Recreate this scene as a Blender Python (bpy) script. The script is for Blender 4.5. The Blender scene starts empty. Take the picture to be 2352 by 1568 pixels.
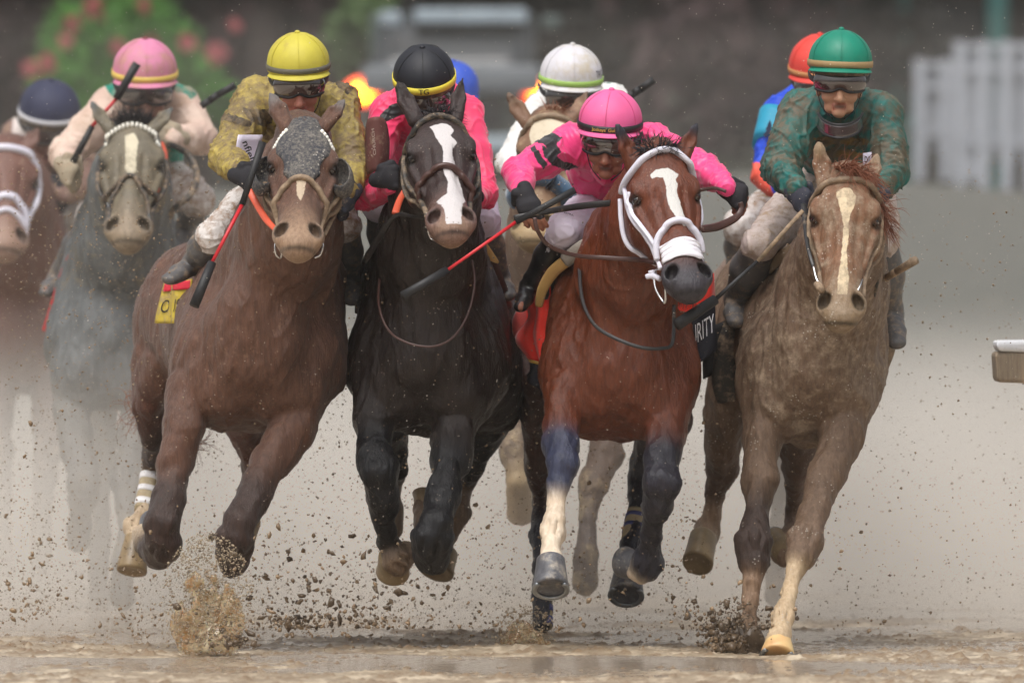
import bpy, math, random
import numpy as np
from mathutils import Vector, Matrix

# ------------------------------------------------------------------ camera, light, exposure
D0 = 45.0          # distance of the leading horses from the lens
F = 604.0          # picture units per metre at D0 (picture is 2352 units wide)
CX, HY, CAMH = 1176.0, 620.0, 1.45
sc = bpy.context.scene
cam_d = bpy.data.cameras.new('camera'); cam = bpy.data.objects.new('camera', cam_d)
sc.collection.objects.link(cam); sc.camera = cam
cam.location = (0, 0, CAMH); cam.rotation_euler = (math.radians(90), 0, 0)
cam_d.sensor_width = 36.0
cam_d.lens = F * D0 / 2352.0 * 36.0
cam_d.shift_y = -(784.0 - HY) / 2352.0
cam_d.clip_start = 0.5; cam_d.clip_end = 3000
cam_d.dof.use_dof = True; cam_d.dof.focus_distance = D0 + 0.15; cam_d.dof.aperture_fstop = 3.6

world = bpy.data.worlds.new('World'); sc.world = world; world.use_nodes = True
wn = world.node_tree; wn.nodes.clear()
sky = wn.nodes.new('ShaderNodeTexSky'); sky.sky_type = 'NISHITA'; sky.sun_disc = False
SUN_EL, SUN_AZ = 62.0, 200.0       # azimuth clockwise from +Y
sky.sun_elevation = math.radians(SUN_EL); sky.sun_rotation = math.radians(SUN_AZ)
sky.air_density = 1.0; sky.dust_density = 7.0; sky.ozone_density = 1.0
hsv = wn.nodes.new('ShaderNodeHueSaturation'); hsv.inputs['Saturation'].default_value = 0.22
bg = wn.nodes.new('ShaderNodeBackground'); bg.inputs['Strength'].default_value = 0.135
wo = wn.nodes.new('ShaderNodeOutputWorld')
wn.links.new(sky.outputs[0], hsv.inputs['Color']); wn.links.new(hsv.outputs[0], bg.inputs['Color'])
wn.links.new(bg.outputs[0], wo.inputs['Surface'])
sd = bpy.data.lights.new('sun', 'SUN'); sd.energy = 0.9; sd.angle = math.radians(25); sd.color = (1.0, 0.97, 0.93)
sun = bpy.data.objects.new('sun', sd); sc.collection.objects.link(sun)
_a, _e = math.radians(SUN_AZ), math.radians(SUN_EL)
_sv = Vector((math.sin(_a) * math.cos(_e), math.cos(_a) * math.cos(_e), math.sin(_e)))
sun.rotation_euler = _sv.to_track_quat('Z', 'Y').to_euler()
vs = sc.view_settings; vs.view_transform = 'Standard'; vs.look = 'None'; vs.gamma = 1.0; vs.exposure = 0.30
vs.use_curve_mapping = False
sc.cycles.max_bounces = 8; sc.cycles.diffuse_bounces = 3; sc.cycles.glossy_bounces = 2
sc.cycles.volume_bounces = 1; sc.cycles.transparent_max_bounces = 8
sc.cycles.use_denoising = True

rng = np.random.default_rng(7); random.seed(7)
COL = sc.collection

def W(px, py, d=0.0):
    """place a thing sighted at (px,py) in the picture, d metres behind the leading heads"""
    s = (D0 + d) / D0 / F
    return np.array(((px - CX) * s, D0 + d, CAMH - (py - HY) * s))
def U(r, d=0.0): return r * (D0 + d) / D0 / F
def lin(c):
    """sRGB 0-255 -> linear"""
    c = np.array(c, float) / 255.0
    return tuple(np.where(c <= .04045, c / 12.92, ((c + .055) / 1.055) ** 2.4))
def nrm(v): v = np.asarray(v, float); return v / (np.linalg.norm(v) + 1e-12)

# ------------------------------------------------------------------ scene bookkeeping
def empty(name, loc, label, cat, group=None):
    o = bpy.data.objects.new(name, None); COL.objects.link(o); o.location = tuple(loc)
    o.empty_display_size = .2
    o['label'] = label; o['category'] = cat
    if group: o['group'] = group
    return o
def tag(o, label, cat, group=None, kind=None):
    o['label'] = label; o['category'] = cat
    if group: o['group'] = group
    if kind: o['kind'] = kind
    return o
def rootof(o):
    v = Vector((0, 0, 0))
    while o is not None: v += o.location; o = o.parent
    return v
def link(name, me, mat, parent=None, label=None):
    o = bpy.data.objects.new(name, me); COL.objects.link(o)
    if mat is not None and len(me.materials) == 0: me.materials.append(mat)
    if parent is not None:
        o.parent = parent
        r = rootof(parent)
        o.location = (0, 0, 0)
        me.transform(Matrix.Translation(-r))
    if label: o['label'] = label
    return o
def mesh_np(name, V, Fq, smooth=True, cols=None, extra=None):
    V = np.asarray(V, np.float32); Fq = np.asarray(Fq, np.int32)
    me = bpy.data.meshes.new(name)
    me.vertices.add(len(V)); me.vertices.foreach_set('co', V.ravel())
    n, k = Fq.shape
    me.loops.add(n * k); me.polygons.add(n)
    me.loops.foreach_set('vertex_index', Fq.ravel())
    me.polygons.foreach_set('loop_start', np.arange(0, n * k, k, dtype=np.int32))
    me.polygons.foreach_set('loop_total', np.full(n, k, np.int32))
    me.update(calc_edges=True)
    if smooth: me.polygons.foreach_set('use_smooth', np.ones(n, bool))
    if cols is not None:
        c = np.ones((len(V), 4), np.float32); c[:, :cols.shape[1]] = cols
        a = me.attributes.new('tint', 'FLOAT_COLOR', 'POINT'); a.data.foreach_set('color', c.ravel())
    for kx, v in (extra or {}).items():
        a = me.attributes.new(kx, 'FLOAT', 'POINT'); a.data.foreach_set('value', np.asarray(v, np.float32))
    me.validate(verbose=False)
    return me
def from_lists(name, V, Fc, smooth=True):
    me = bpy.data.meshes.new(name); me.from_pydata([tuple(map(float, v)) for v in V], [], Fc); me.update()
    if smooth: me.polygons.foreach_set('use_smooth', np.ones(len(me.polygons), bool))
    return me

# ------------------------------------------------------------------ solid modelling engine (blended solids -> one skin)
class Solid:
    def __init__(s): s.p = []
    def seg(s, a, b, ra, rb, side=(1, 0, 0), k=.02, c=None, c2=None, op='+', m=0.0, m2=None):
        """tapered limb from a to b; ra/rb either radius or (lateral, other)"""
        a = np.asarray(a, float); b = np.asarray(b, float)
        ra = (ra, ra) if np.isscalar(ra) else ra; rb = (rb, rb) if np.isscalar(rb) else rb
        w = b - a; L = np.linalg.norm(w)
        if L < 1e-6: w = np.array((0, 0, 1e-5)); b = a + w; L = 1e-5
        wh = w / L; u = np.asarray(side, float); u = u - wh * np.dot(u, wh)
        if np.linalg.norm(u) < 1e-3: u = np.cross(wh, (0.3, .2, .9))
        u = nrm(u); v = np.cross(wh, u)
        R = max(*ra, *rb)
        s.p.append(dict(t='s', a=a, w=wh, L=L, u=u, v=v, ra=ra, rb=rb, k=k, c=c, c2=c2 or c, op=op,
                        lo=np.minimum(a, b) - R, hi=np.maximum(a, b) + R, m=m, m2=m if m2 is None else m2))
    def ell(s, c0, r, axes=None, k=.02, c=None, op='+', m=0.0):
        A = np.eye(3) if axes is None else np.array([nrm(x) for x in axes])
        r = np.asarray((r, r, r) if np.isscalar(r) else r, float)
        ext = np.sqrt(((A * r[:, None]) ** 2).sum(0)); c0 = np.asarray(c0, float)
        s.p.append(dict(t='e', a=c0, A=A, r=r, k=k, c=c, c2=c, op=op, lo=c0 - ext, hi=c0 + ext, m=m, m2=m))
    def chain(s, pts, side=(1, 0, 0), k=.02, c=None, op='+', m=0.0):
        """pts: list of (pos, r[, colour[, mud]])"""
        for i in range(len(pts) - 1):
            p, q = pts[i], pts[i + 1]
            s.seg(p[0], q[0], p[1], q[1], side, k, p[2] if len(p) > 2 else c, q[2] if len(q) > 2 else c, op,
                  p[3] if len(p) > 3 else m, q[3] if len(q) > 3 else m)
    @staticmethod
    def dist(p, X):
        Q = X - p['a']
        if p['t'] == 'e':
            q = Q @ p['A'].T
            k0 = np.sqrt(((q / p['r']) ** 2).sum(-1)) + 1e-9
            k1 = np.sqrt(((q / p['r'] ** 2) ** 2).sum(-1)) + 1e-9
            return k0 * (k0 - 1) / k1, None
        z = Q @ p['w']; t = np.clip(z / p['L'], 0, 1); qw = z - t * p['L']
        qu = Q @ p['u']; qv = Q @ p['v']
        ru = p['ra'][0] + (p['rb'][0] - p['ra'][0]) * t; rv = p['ra'][1] + (p['rb'][1] - p['ra'][1]) * t
        if p['ra'][0] == p['ra'][1] and p['rb'][0] == p['rb'][1]:
            return np.sqrt(qu * qu + qv * qv + qw * qw) - ru, t
        rw = np.minimum(ru, rv)
        k0 = np.sqrt((qu / ru) ** 2 + (qv / rv) ** 2 + (qw / rw) ** 2) + 1e-9
        k1 = np.sqrt((qu / ru ** 2) ** 2 + (qv / rv ** 2) ** 2 + (qw / rw ** 2) ** 2) + 1e-9
        return k0 * (k0 - 1) / k1, t
    @staticmethod
    def blend(D, d, k, op):
        if op == '+':
            h = np.clip(.5 + .5 * (D - d) / k, 0, 1); return D * (1 - h) + d * h - k * h * (1 - h)
        h = np.clip(.5 - .5 * (D + d) / k, 0, 1); return D * (1 - h) - d * h + k * h * (1 - h)
    def ev(s, X):
        D = np.full(X.shape[:-1], 1.0)
        for p in s.p:
            if p['op'] != 'c': D = s.blend(D, s.dist(p, X)[0], p['k'], p['op'])
        return D
    def grad(s, X, e=.002):
        g = np.stack([s.ev(X + np.eye(3)[i] * e) - s.ev(X - np.eye(3)[i] * e) for i in range(3)], -1)
        return g / (np.linalg.norm(g, axis=-1, keepdims=True) + 1e-9)
    def project(s, X, off=0.0, n=6):
        X = np.array(X, float)
        for _ in range(n):
            g = s.grad(X); X = X - g * np.clip(s.ev(X) - off, -.05, .05)[:, None]
        return X, s.grad(X)
    def mesh(s, name, h, colw=.012, disp=None, marks=None, base=(.5, .5, .5)):
        h = np.asarray((h, h, h) if np.isscalar(h) else h, float)
        P = [p for p in s.p if p['op'] == '+']
        lo = np.min([p['lo'] for p in P], 0) - h * 3 - .01; hi = np.max([p['hi'] for p in P], 0) + h * 3 + .01
        n = np.ceil((hi - lo) / h).astype(int) + 1
        D = np.full(n, 1.0, np.float32)
        for p in s.p:
            if p['op'] == 'c': continue
            mg = p['k'] + h * 2.5 + .004
            i0 = np.clip(np.floor((p['lo'] - mg - lo) / h).astype(int), 0, n - 1)
            i1 = np.clip(np.ceil((p['hi'] + mg - lo) / h).astype(int) + 1, 1, n)
            if (i1 <= i0).any(): continue
            g = np.stack(np.meshgrid(*[lo[a] + h[a] * np.arange(i0[a], i1[a]) for a in range(3)], indexing='ij'), -1).astype(np.float32)
            d = s.dist(p, g)[0]
            sl = tuple(slice(i0[a], i1[a]) for a in range(3))
            D[sl] = s.blend(D[sl], d, p['k'], p['op'])
        S = D < 0
        c = np.zeros(n - 1, np.int8)
        for i in (0, 1):
            for j in (0, 1):
                for k in (0, 1): c += S[i:n[0] - 1 + i, j:n[1] - 1 + j, k:n[2] - 1 + k]
        act = (c > 0) & (c < 8); del c
        idx = np.full(n - 1, -1, np.int32); C = np.argwhere(act); idx[act] = np.arange(len(C)); del act
        cor = [(i, j, k) for i in (0, 1) for j in (0, 1) for k in (0, 1)]
        val = {q: D[C[:, 0] + q[0], C[:, 1] + q[1], C[:, 2] + q[2]] for q in cor}
        acc = np.zeros((len(C), 3)); cnt = np.zeros(len(C))
        for a in cor:
            for ax in range(3):
                if a[ax]: continue
                b = list(a); b[ax] = 1; b = tuple(b)
                m = (val[a] < 0) != (val[b] < 0)
                t = np.where(m, val[a] / np.where(m, val[a] - val[b], 1), 0)
                pt = np.tile(np.array(a, float), (len(C), 1)); pt[:, ax] = t
                acc += pt * m[:, None]; cnt += m
        V = lo + (C + acc / cnt[:, None]) * h
        FF = []
        for ax in range(3):
            sa = [slice(1, -1)] * 3; sb = [slice(1, -1)] * 3
            sa[ax] = slice(0, -1); sb[ax] = slice(1, None)
            A = S[tuple(sa)]; B = S[tuple(sb)]
            E = np.argwhere(A != B); ins = A[E[:, 0], E[:, 1], E[:, 2]]
            off = np.ones(3, int); off[ax] = 0; E = E + off
            o1, o2 = [(1, 2), (2, 0), (0, 1)][ax]
            def cell(d1, d2):
                q = E.copy(); q[:, o1] -= d1; q[:, o2] -= d2
                return idx[q[:, 0], q[:, 1], q[:, 2]]
            q = np.stack([cell(1, 1), cell(0, 1), cell(0, 0), cell(1, 0)], -1)
            q[~ins] = q[~ins][:, ::-1]; FF.append(q)
        FF = np.concatenate(FF); FF = FF[(FF >= 0).all(1)]
        del D, S, idx
        # colours
        rgb = np.zeros((len(V), 4)); ws = np.full(len(V), 1e-30)
        for p in s.p:
            if p['c'] is None: continue
            m = ((V > p['lo'] - .05) & (V < p['hi'] + .05)).all(1)
            if not m.any(): continue
            d, t = s.dist(p, V[m])
            w = np.exp(-np.clip(d, -.03, 1) / (colw if p['op'] != 'c' else .0025)) * (1 if p['op'] != 'c' else 8)
            w = np.where((p['op'] == 'c') & (d > .012), 0, w)
            c1 = np.array(tuple(p['c']) + (p['m'],)); c2 = np.array(tuple(p['c2']) + (p['m2'],))
            col = c1 if t is None else c1 + (c2 - c1) * t[:, None]
            rgb[m] += w[:, None] * col; ws[m] += w
        rgb /= ws[:, None]
        bad = ws < 1e-20
        rgb[bad, :3] = base
        ex = marks(V) if marks else None
        if disp is not None:
            N = vnormals(V, FF); V = V + N * disp(V, N)[:, None]
        return mesh_np(name, V, FF, True, rgb, ex)

def vnormals(V, Q):
    n = np.cross(V[Q[:, 2]] - V[Q[:, 0]], V[Q[:, 3]] - V[Q[:, 1]])
    N = np.zeros_like(V)
    for i in range(4): np.add.at(N, Q[:, i], n)
    return N / (np.linalg.norm(N, axis=1, keepdims=True) + 1e-12)

_pr = np.random.default_rng(3)
_G = _pr.normal(size=(24, 3)); _PH = _pr.uniform(0, 6.28, 24)
_G /= np.linalg.norm(_G, axis=1, keepdims=True)
def noise3(X, f, seed=0):
    """cheap smooth 3-D noise about -1..1"""
    r = np.zeros(len(X)); X = X * f
    wv = np.sin(X[:, [1, 2, 0]] * 1.7 + seed) * .8
    Y = X + wv
    for i in range(7): 
        j = (i + seed * 5) % 24; r += np.sin(Y @ _G[j] * 2.2 * (1 + .13 * i) + _PH[j] + seed * 1.7)
    return r / 3.6

# ------------------------------------------------------------------ tubes, straps, prisms
def cat(P, n=6, closed=False):
    P = np.asarray(P, float); out = []; N = len(P)
    rngi = range(N if closed else N - 1)
    for i in rngi:
        p0 = P[(i - 1) % N] if (closed or i > 0) else P[0]; p1 = P[i]; p2 = P[(i + 1) % N]
        p3 = P[(i + 2) % N] if (closed or i + 2 < N) else P[-1]
        for t in np.arange(n) / n:
            out.append(.5 * ((2 * p1) + (-p0 + p2) * t + (2 * p0 - 5 * p1 + 4 * p2 - p3) * t * t + (-p0 + 3 * p1 - 3 * p2 + p3) * t ** 3))
    if not closed: out.append(P[-1])
    return np.array(out)
def sweep(P, normals, w, th, seg=8, closed=False, caps=True):
    """sweep an oval section (half width w, half thickness th) along P; returns V,F"""
    P = np.asarray(P, float); n = len(P); V = []; Fc = []
    w = np.broadcast_to(w, (n,)); th = np.broadcast_to(th, (n,))
    for i in range(n):
        a = P[(i - 1) % n] if (closed or i) else P[0]; b = P[(i + 1) % n] if (closed or i < n - 1) else P[-1]
        T = nrm(b - a); N = normals[i] - T * np.dot(normals[i], T); N = nrm(N) if np.linalg.norm(N) > 1e-6 else nrm(np.cross(T, (.1, .2, 1)))
        B = np.cross(T, N)
        for j in range(seg):
            an = 2 * math.pi * (j + .5) / seg
            ca, sa = math.cos(an), math.sin(an)
            ca = math.copysign(abs(ca) ** .7, ca); sa = math.copysign(abs(sa) ** .7, sa)
            V.append(P[i] + B * ca * w[i] + N * sa * th[i])
    m = n if closed else n - 1
    for i in range(m):
        for j in range(seg):
            a = i * seg + j; b = i * seg + (j + 1) % seg; c = ((i + 1) % n) * seg + (j + 1) % seg; d = ((i + 1) % n) * seg + j
            Fc.append((a, b, c, d))
    if caps and not closed:
        Fc.append(tuple(range(seg))[::-1]); Fc.append(tuple((n - 1) * seg + j for j in range(seg)))
    return V, Fc
def tube(name, P, r, mat, parent=None, seg=8, n=6, label=None, flat=None, nor=None):
    Q = cat(P, n) if n > 1 else np.asarray(P, float)
    rr = np.interp(np.linspace(0, 1, len(Q)), np.linspace(0, 1, len(r)), r) if not np.isscalar(r) else np.full(len(Q), r)
    N = np.tile(np.array((0., -1., .1) if nor is None else nor, float), (len(Q), 1))
    V, Fc = sweep(Q, N, rr, rr if flat is None else rr * flat, seg)
    return link(name, from_lists(name, V, Fc), mat, parent, label)
def strap(name, solid, P, w, th, mat, parent, n=6, off=None, label=None, closed=False):
    """strap laid on a solid's skin"""
    Q = cat(P, n, closed); X, N = solid.project(Q, th * .5 if off is None else off)
    V, Fc = sweep(X, N, w, th, 8, closed)
    return link(name, from_lists(name, V, Fc), mat, parent, label)
def lathe(name, prof, mat, parent=None, seg=28, M=None, label=None, sx=1., sy=1.):
    """prof: (r,z) list; M: 4x4 to world"""
    V = []; Fc = []
    for r, z in prof:
        for j in range(seg):
            a = 2 * math.pi * j / seg; V.append((r * math.cos(a) * sx, r * math.sin(a) * sy, z))
    for i in range(len(prof) - 1):
        for j in range(seg):
            Fc.append((i * seg + j, i * seg + (j + 1) % seg, (i + 1) * seg + (j + 1) % seg, (i + 1) * seg + j))
    Fc.append(tuple(range(seg))[::-1]); Fc.append(tuple((len(prof) - 1) * seg + j for j in range(seg)))
    me = from_lists(name, V, Fc)
    if M is not None: me.transform(M)
    return link(name, me, mat, parent, label)
def frame(o, x, y, z):
    return Matrix(((x[0], y[0], z[0], o[0]), (x[1], y[1], z[1], o[1]), (x[2], y[2], z[2], o[2]), (0, 0, 0, 1)))
def grid_sheet(name, fn, nu, nv, mat, parent=None, thick=0.0, label=None, uv=False):
    """sheet from fn(u,v)->pos, given real thickness"""
    Pn = np.array([[fn(i / nu, j / nv) for j in range(nv + 1)] for i in range(nu + 1)])
    du = np.gradient(Pn, axis=0); dv = np.gradient(Pn, axis=1); N = np.cross(du, dv); N /= np.linalg.norm(N, axis=-1, keepdims=True) + 1e-12
    A = Pn + N * thick / 2; B = Pn - N * thick / 2
    V = np.concatenate([A.reshape(-1, 3), B.reshape(-1, 3)]); m = (nu + 1) * (nv + 1); Fc = []
    I = lambda i, j: i * (nv + 1) + j
    for i in range(nu):
        for j in range(nv):
            Fc.append((I(i, j), I(i + 1, j), I(i + 1, j + 1), I(i, j + 1)))
            Fc.append((m + I(i, j + 1), m + I(i + 1, j + 1), m + I(i + 1, j), m + I(i, j)))
    for i in range(nu):
        Fc.append((I(i, 0), m + I(i, 0), m + I(i + 1, 0), I(i + 1, 0))); Fc.append((I(i + 1, nv), m + I(i + 1, nv), m + I(i, nv), I(i, nv)))
    for j in range(nv):
        Fc.append((I(0, j + 1), m + I(0, j + 1), m + I(0, j), I(0, j))); Fc.append((I(nu, j), m + I(nu, j), m + I(nu, j + 1), I(nu, j + 1)))
    me = from_lists(name, V, Fc)
    a = me.attributes.new('su', 'FLOAT', 'POINT'); b = me.attributes.new('sv', 'FLOAT', 'POINT')
    uu = np.repeat(np.linspace(0, 1, nu + 1), nv + 1); vv = np.tile(np.linspace(0, 1, nv + 1), nu + 1)
    a.data.foreach_set('value', np.tile(uu, 2).astype(np.float32)); b.data.foreach_set('value', np.tile(vv, 2).astype(np.float32))
    return link(name, me, mat, parent, label)
def text_mesh(s, size=1.0, bold=0.0, ext=0.0, shear=0.0):
    cu = bpy.data.curves.new('lettering', 'FONT'); cu.body = s; cu.size = size; cu.offset = bold; cu.extrude = ext; cu.shear = shear
    cu.align_x = 'CENTER'; cu.align_y = 'CENTER'; cu.resolution_u = 4
    o = bpy.data.objects.new('lettering', cu); COL.objects.link(o); bpy.context.view_layer.update()
    me = bpy.data.meshes.new_from_object(o.evaluated_get(bpy.context.evaluated_depsgraph_get()))
    bpy.data.objects.remove(o); bpy.data.curves.remove(cu)
    return me
def lettering(s, fn, mat, parent, size=1.0, bold=0.0, shear=0.0, name='lettering', cuts=2):
    """flat print mapped by fn(x,y)->world"""
    me = text_mesh(s, size, bold, 0, shear)
    import bmesh
    if cuts:
        bm = bmesh.new(); bm.from_mesh(me); bmesh.ops.triangulate(bm, faces=bm.faces); bmesh.ops.subdivide_edges(bm, edges=bm.edges, cuts=cuts); bm.to_mesh(me); bm.free()
    for v in me.vertices: v.co = Vector(tuple(map(float, fn(v.co.x, v.co.y))))
    me.update()
    return link(name, me, mat, parent)

# ------------------------------------------------------------------ materials
def newmat(name):
    m = bpy.data.materials.new(name); m.use_nodes = True; nt = m.node_tree
    return m, nt, nt.nodes['Principled BSDF']
MUD = lin((150, 128, 104))
def surf(name, col=None, rough=.5, mud=0.0, mudcol=MUD, mudscale=30, bump=.0, bscale=40, sheen=0.0, metal=0.0, var=.12,
         spec=.5, stretch=None, coat=0.0, vcol=False, mark=None, markcol=(.64, .62, .59), fleck=0.0, sss=0.0, wet=0.0, speck=(.5,.46,.4)):
    """painted/cloth/hide surface: colour + procedural mud, grain and fine relief"""
    m, nt, b = newmat(name); N = nt.nodes; Lk = nt.links.new
    tc = N.new('ShaderNodeTexCoord'); mp = N.new('ShaderNodeMapping'); Lk(tc.outputs['Object'], mp.inputs['Vector'])
    if stretch: mp.inputs['Scale'].default_value = stretch
    def noise(s, d=4, r=.6, vec=None):
        n = N.new('ShaderNodeTexNoise'); n.inputs['Scale'].default_value = s; n.inputs['Detail'].default_value = d; n.inputs['Roughness'].default_value = r
        Lk((vec or tc).outputs['Object' if vec is None else 0], n.inputs['Vector']); return n
    def mix(fac, a, bb, mode='MIX'):
        x = N.new('ShaderNodeMix'); x.data_type = 'RGBA'; x.blend_type = mode
        if hasattr(fac, 'links'): Lk(fac, x.inputs[0])
        else: x.inputs[0].default_value = fac
        for sck, v in ((x.inputs[6], a), (x.inputs[7], bb)):
            if hasattr(v, 'links'): Lk(v, sck)
            else: sck.default_value = tuple(v)[:3] + (1,)
        return x.outputs[2]
    def ramp(v, lo, hi):
        r = N.new('ShaderNodeMapRange'); r.inputs[1].default_value = lo; r.inputs[2].default_value = hi; r.clamp = True
        Lk(v, r.inputs[0]); return r.outputs[0]
    def math_(op, a, bb):
        x = N.new('ShaderNodeMath'); x.operation = op
        for sck, v in ((x.inputs[0], a), (x.inputs[1], bb)):
            if hasattr(v, 'links'): Lk(v, sck)
            else: sck.default_value = v
        return x.outputs[0]
    mudv = mud
    if vcol:
        at = N.new('ShaderNodeAttribute'); at.attribute_name = 'tint'; c = at.outputs['Color']
        mudv = at.outputs['Alpha']
    else:
        rgb = N.new('ShaderNodeRGB'); rgb.outputs[0].default_value = tuple(col) + (1,); c = rgb.outputs[0]
    n1 = noise(7, 5); 
    c = mix(var, c, mix(ramp(n1.outputs['Fac'], .3, .7), (0, 0, 0), (1, 1, 1)), 'OVERLAY')
    if stretch:
        ns = noise(bscale * .6, 5, .7, mp); c = mix(.30, c, mix(ramp(ns.outputs['Fac'], .35, .65), (0, 0, 0), (1, 1, 1)), 'SOFT_LIGHT')
    if mark:
        am = N.new('ShaderNodeAttribute'); am.attribute_name = mark
        nn = noise(55, 3)
        v = math_('ADD', am.outputs['Fac'], math_('MULTIPLY', math_('SUBTRACT', nn.outputs['Fac'], .5), .012))
        c = mix(ramp(v, .0015, -.0015), c, markcol)
    h = None
    if vcol or mud > 0:
        nm = noise(mudscale, 8, .72); nb = noise(5, 4)
        f = math_('ADD', math_('MULTIPLY', nm.outputs['Fac'], .65), math_('MULTIPLY', nb.outputs['Fac'], .35))
        th = math_('SUBTRACT', .70, math_('MULTIPLY', mudv, .42))
        mr = math_('MULTIPLY', math_('SUBTRACT', f, th), 6.0)
        cl = N.new('ShaderNodeClamp'); Lk(mr, cl.inputs[0]); mf = cl.outputs[0]
        mc = mix(ramp(nm.outputs['Fac'], .35, .7), tuple(x * .72 for x in mudcol), tuple(min(1, x * 1.25) for x in mudcol))
        c = mix(mf, c, mc); h = mf
    if fleck > 0:
        vo = N.new('ShaderNodeTexVoronoi'); vo.inputs['Scale'].default_value = 75; Lk(tc.outputs['Object'], vo.inputs['Vector'])
        n2 = noise(9, 2)
        fl = math_('MULTIPLY', ramp(vo.outputs['Distance'], .28, .17), ramp(n2.outputs['Fac'], .72 - fleck * .4, .76 - fleck * .4))
        c = mix(math_('MULTIPLY', fl, .75), c, speck)
    Lk(c, b.inputs['Base Color'])
    rr = rough
    if h is not None:
        x = math_('ADD', rough, math_('MULTIPLY', h, max(0, .62 - rough))); Lk(x, b.inputs['Roughness'])
    else: b.inputs['Roughness'].default_value = rough
    b.inputs['Metallic'].default_value = metal; b.inputs['Specular IOR Level'].default_value = spec
    b.inputs['Sheen Weight'].default_value = sheen; b.inputs['Coat Weight'].default_value = coat; b.inputs['Coat Roughness'].default_value = .2
    if sss: b.inputs['Subsurface Weight'].default_value = sss; b.inputs['Subsurface Scale'].default_value = .01
    if bump > 0 or h is not None:
        nbp = noise(bscale, 6, .65, mp)
        hh = math_('MULTIPLY', nbp.outputs['Fac'], bump)
        if h is not None: hh = math_('ADD', hh, math_('MULTIPLY', h, .0012))
        bn = N.new('ShaderNodeBump'); bn.inputs['Strength'].default_value = 1.0; bn.inputs['Distance'].default_value = 1.0
        Lk(hh, bn.inputs['Height']); Lk(bn.outputs[0], b.inputs['Normal'])
    return m

def ico(name, c, r, mat, parent, sub=3, label=None, axes=None):
    import bmesh
    bm = bmesh.new(); bmesh.ops.create_icosphere(bm, subdivisions=sub, radius=1.0)
    r = (r, r, r) if np.isscalar(r) else r
    A = np.eye(3) if axes is None else np.array([nrm(a) for a in axes])
    for v in bm.verts:
        q = (np.array(v.co) * r) @ A + c; v.co = Vector(tuple(map(float, q)))
    me = bpy.data.meshes.new(name); bm.to_mesh(me); bm.free()
    me.polygons.foreach_set('use_smooth', np.ones(len(me.polygons), bool))
    return link(name, me, mat, parent, label)

# ------------------------------------------------------------------ the setting
def structure(o): o['kind'] = 'structure'; return o
def stuff(o, label, cat): o['kind'] = 'stuff'; o['label'] = label; o['category'] = cat; return o

# wet track: puddled mud near the horses, plain sheet running away to the bank
def mk_ground_mat():
    m, nt, b = newmat('wet_track_mud'); N = nt.nodes; Lk = nt.links.new
    tc = N.new('ShaderNodeTexCoord'); n1 = N.new('ShaderNodeTexNoise'); n1.inputs['Scale'].default_value = 8.0; n1.inputs['Detail'].default_value = 8; n1.inputs['Roughness'].default_value = .65
    n2 = N.new('ShaderNodeTexNoise'); n2.inputs['Scale'].default_value = 38; n2.inputs['Detail'].default_value = 6
    mp = N.new('ShaderNodeMapping'); mp.inputs['Scale'].default_value = (1, .45, 1); Lk(tc.outputs['Object'], mp.inputs[0]); Lk(mp.outputs[0], n1.inputs['Vector']); Lk(tc.outputs['Object'], n2.inputs['Vector'])
    r = N.new('ShaderNodeValToRGB'); r.color_ramp.elements[0].position = .34; r.color_ramp.elements[0].color = lin((132, 112, 90)) + (1,)
    r.color_ramp.elements[1].position = .62; r.color_ramp.elements[1].color = lin((200, 184, 160)) + (1,); e = r.color_ramp.elements.new(.5); e.color = lin((158, 142, 120)) + (1,)
    Lk(n1.outputs['Fac'], r.inputs[0])
    at = N.new('ShaderNodeAttribute'); at.attribute_name = 'puddle'
    mx = N.new('ShaderNodeMix'); mx.data_type = 'RGBA'; Lk(at.outputs['Fac'], mx.inputs[0]); Lk(r.outputs[0], mx.inputs[6]); mx.inputs[7].default_value = lin((150, 136, 120)) + (1,)
    ac = N.new('ShaderNodeAttribute'); ac.attribute_name = 'clump'; m3 = N.new('ShaderNodeMix'); m3.data_type = 'RGBA'; Lk(ac.outputs['Fac'], m3.inputs[0]); Lk(mx.outputs[2], m3.inputs[6]); m3.inputs[7].default_value = lin((134, 112, 88)) + (1,)
    Lk(m3.outputs[2], b.inputs['Base Color'])
    rr = N.new('ShaderNodeMapRange'); Lk(at.outputs['Fac'], rr.inputs[0]); rr.inputs[3].default_value = .46; rr.inputs[4].default_value = .14; Lk(rr.outputs[0], b.inputs['Roughness'])
    bp = N.new('ShaderNodeBump'); bp.inputs['Distance'].default_value = .004; sb = N.new('ShaderNodeMath'); sb.operation = 'SUBTRACT'; sb.inputs[0].default_value = 1; Lk(at.outputs['Fac'], sb.inputs[1])
    ms = N.new('ShaderNodeMath'); ms.operation = 'MULTIPLY'; Lk(sb.outputs[0], ms.inputs[0]); ms.inputs[1].default_value = .9; Lk(ms.outputs[0], bp.inputs['Strength']); Lk(n2.outputs['Fac'], bp.inputs['Height']); Lk(bp.outputs[0], b.inputs['Normal'])
    return m
M_ground = mk_ground_mat()
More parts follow.
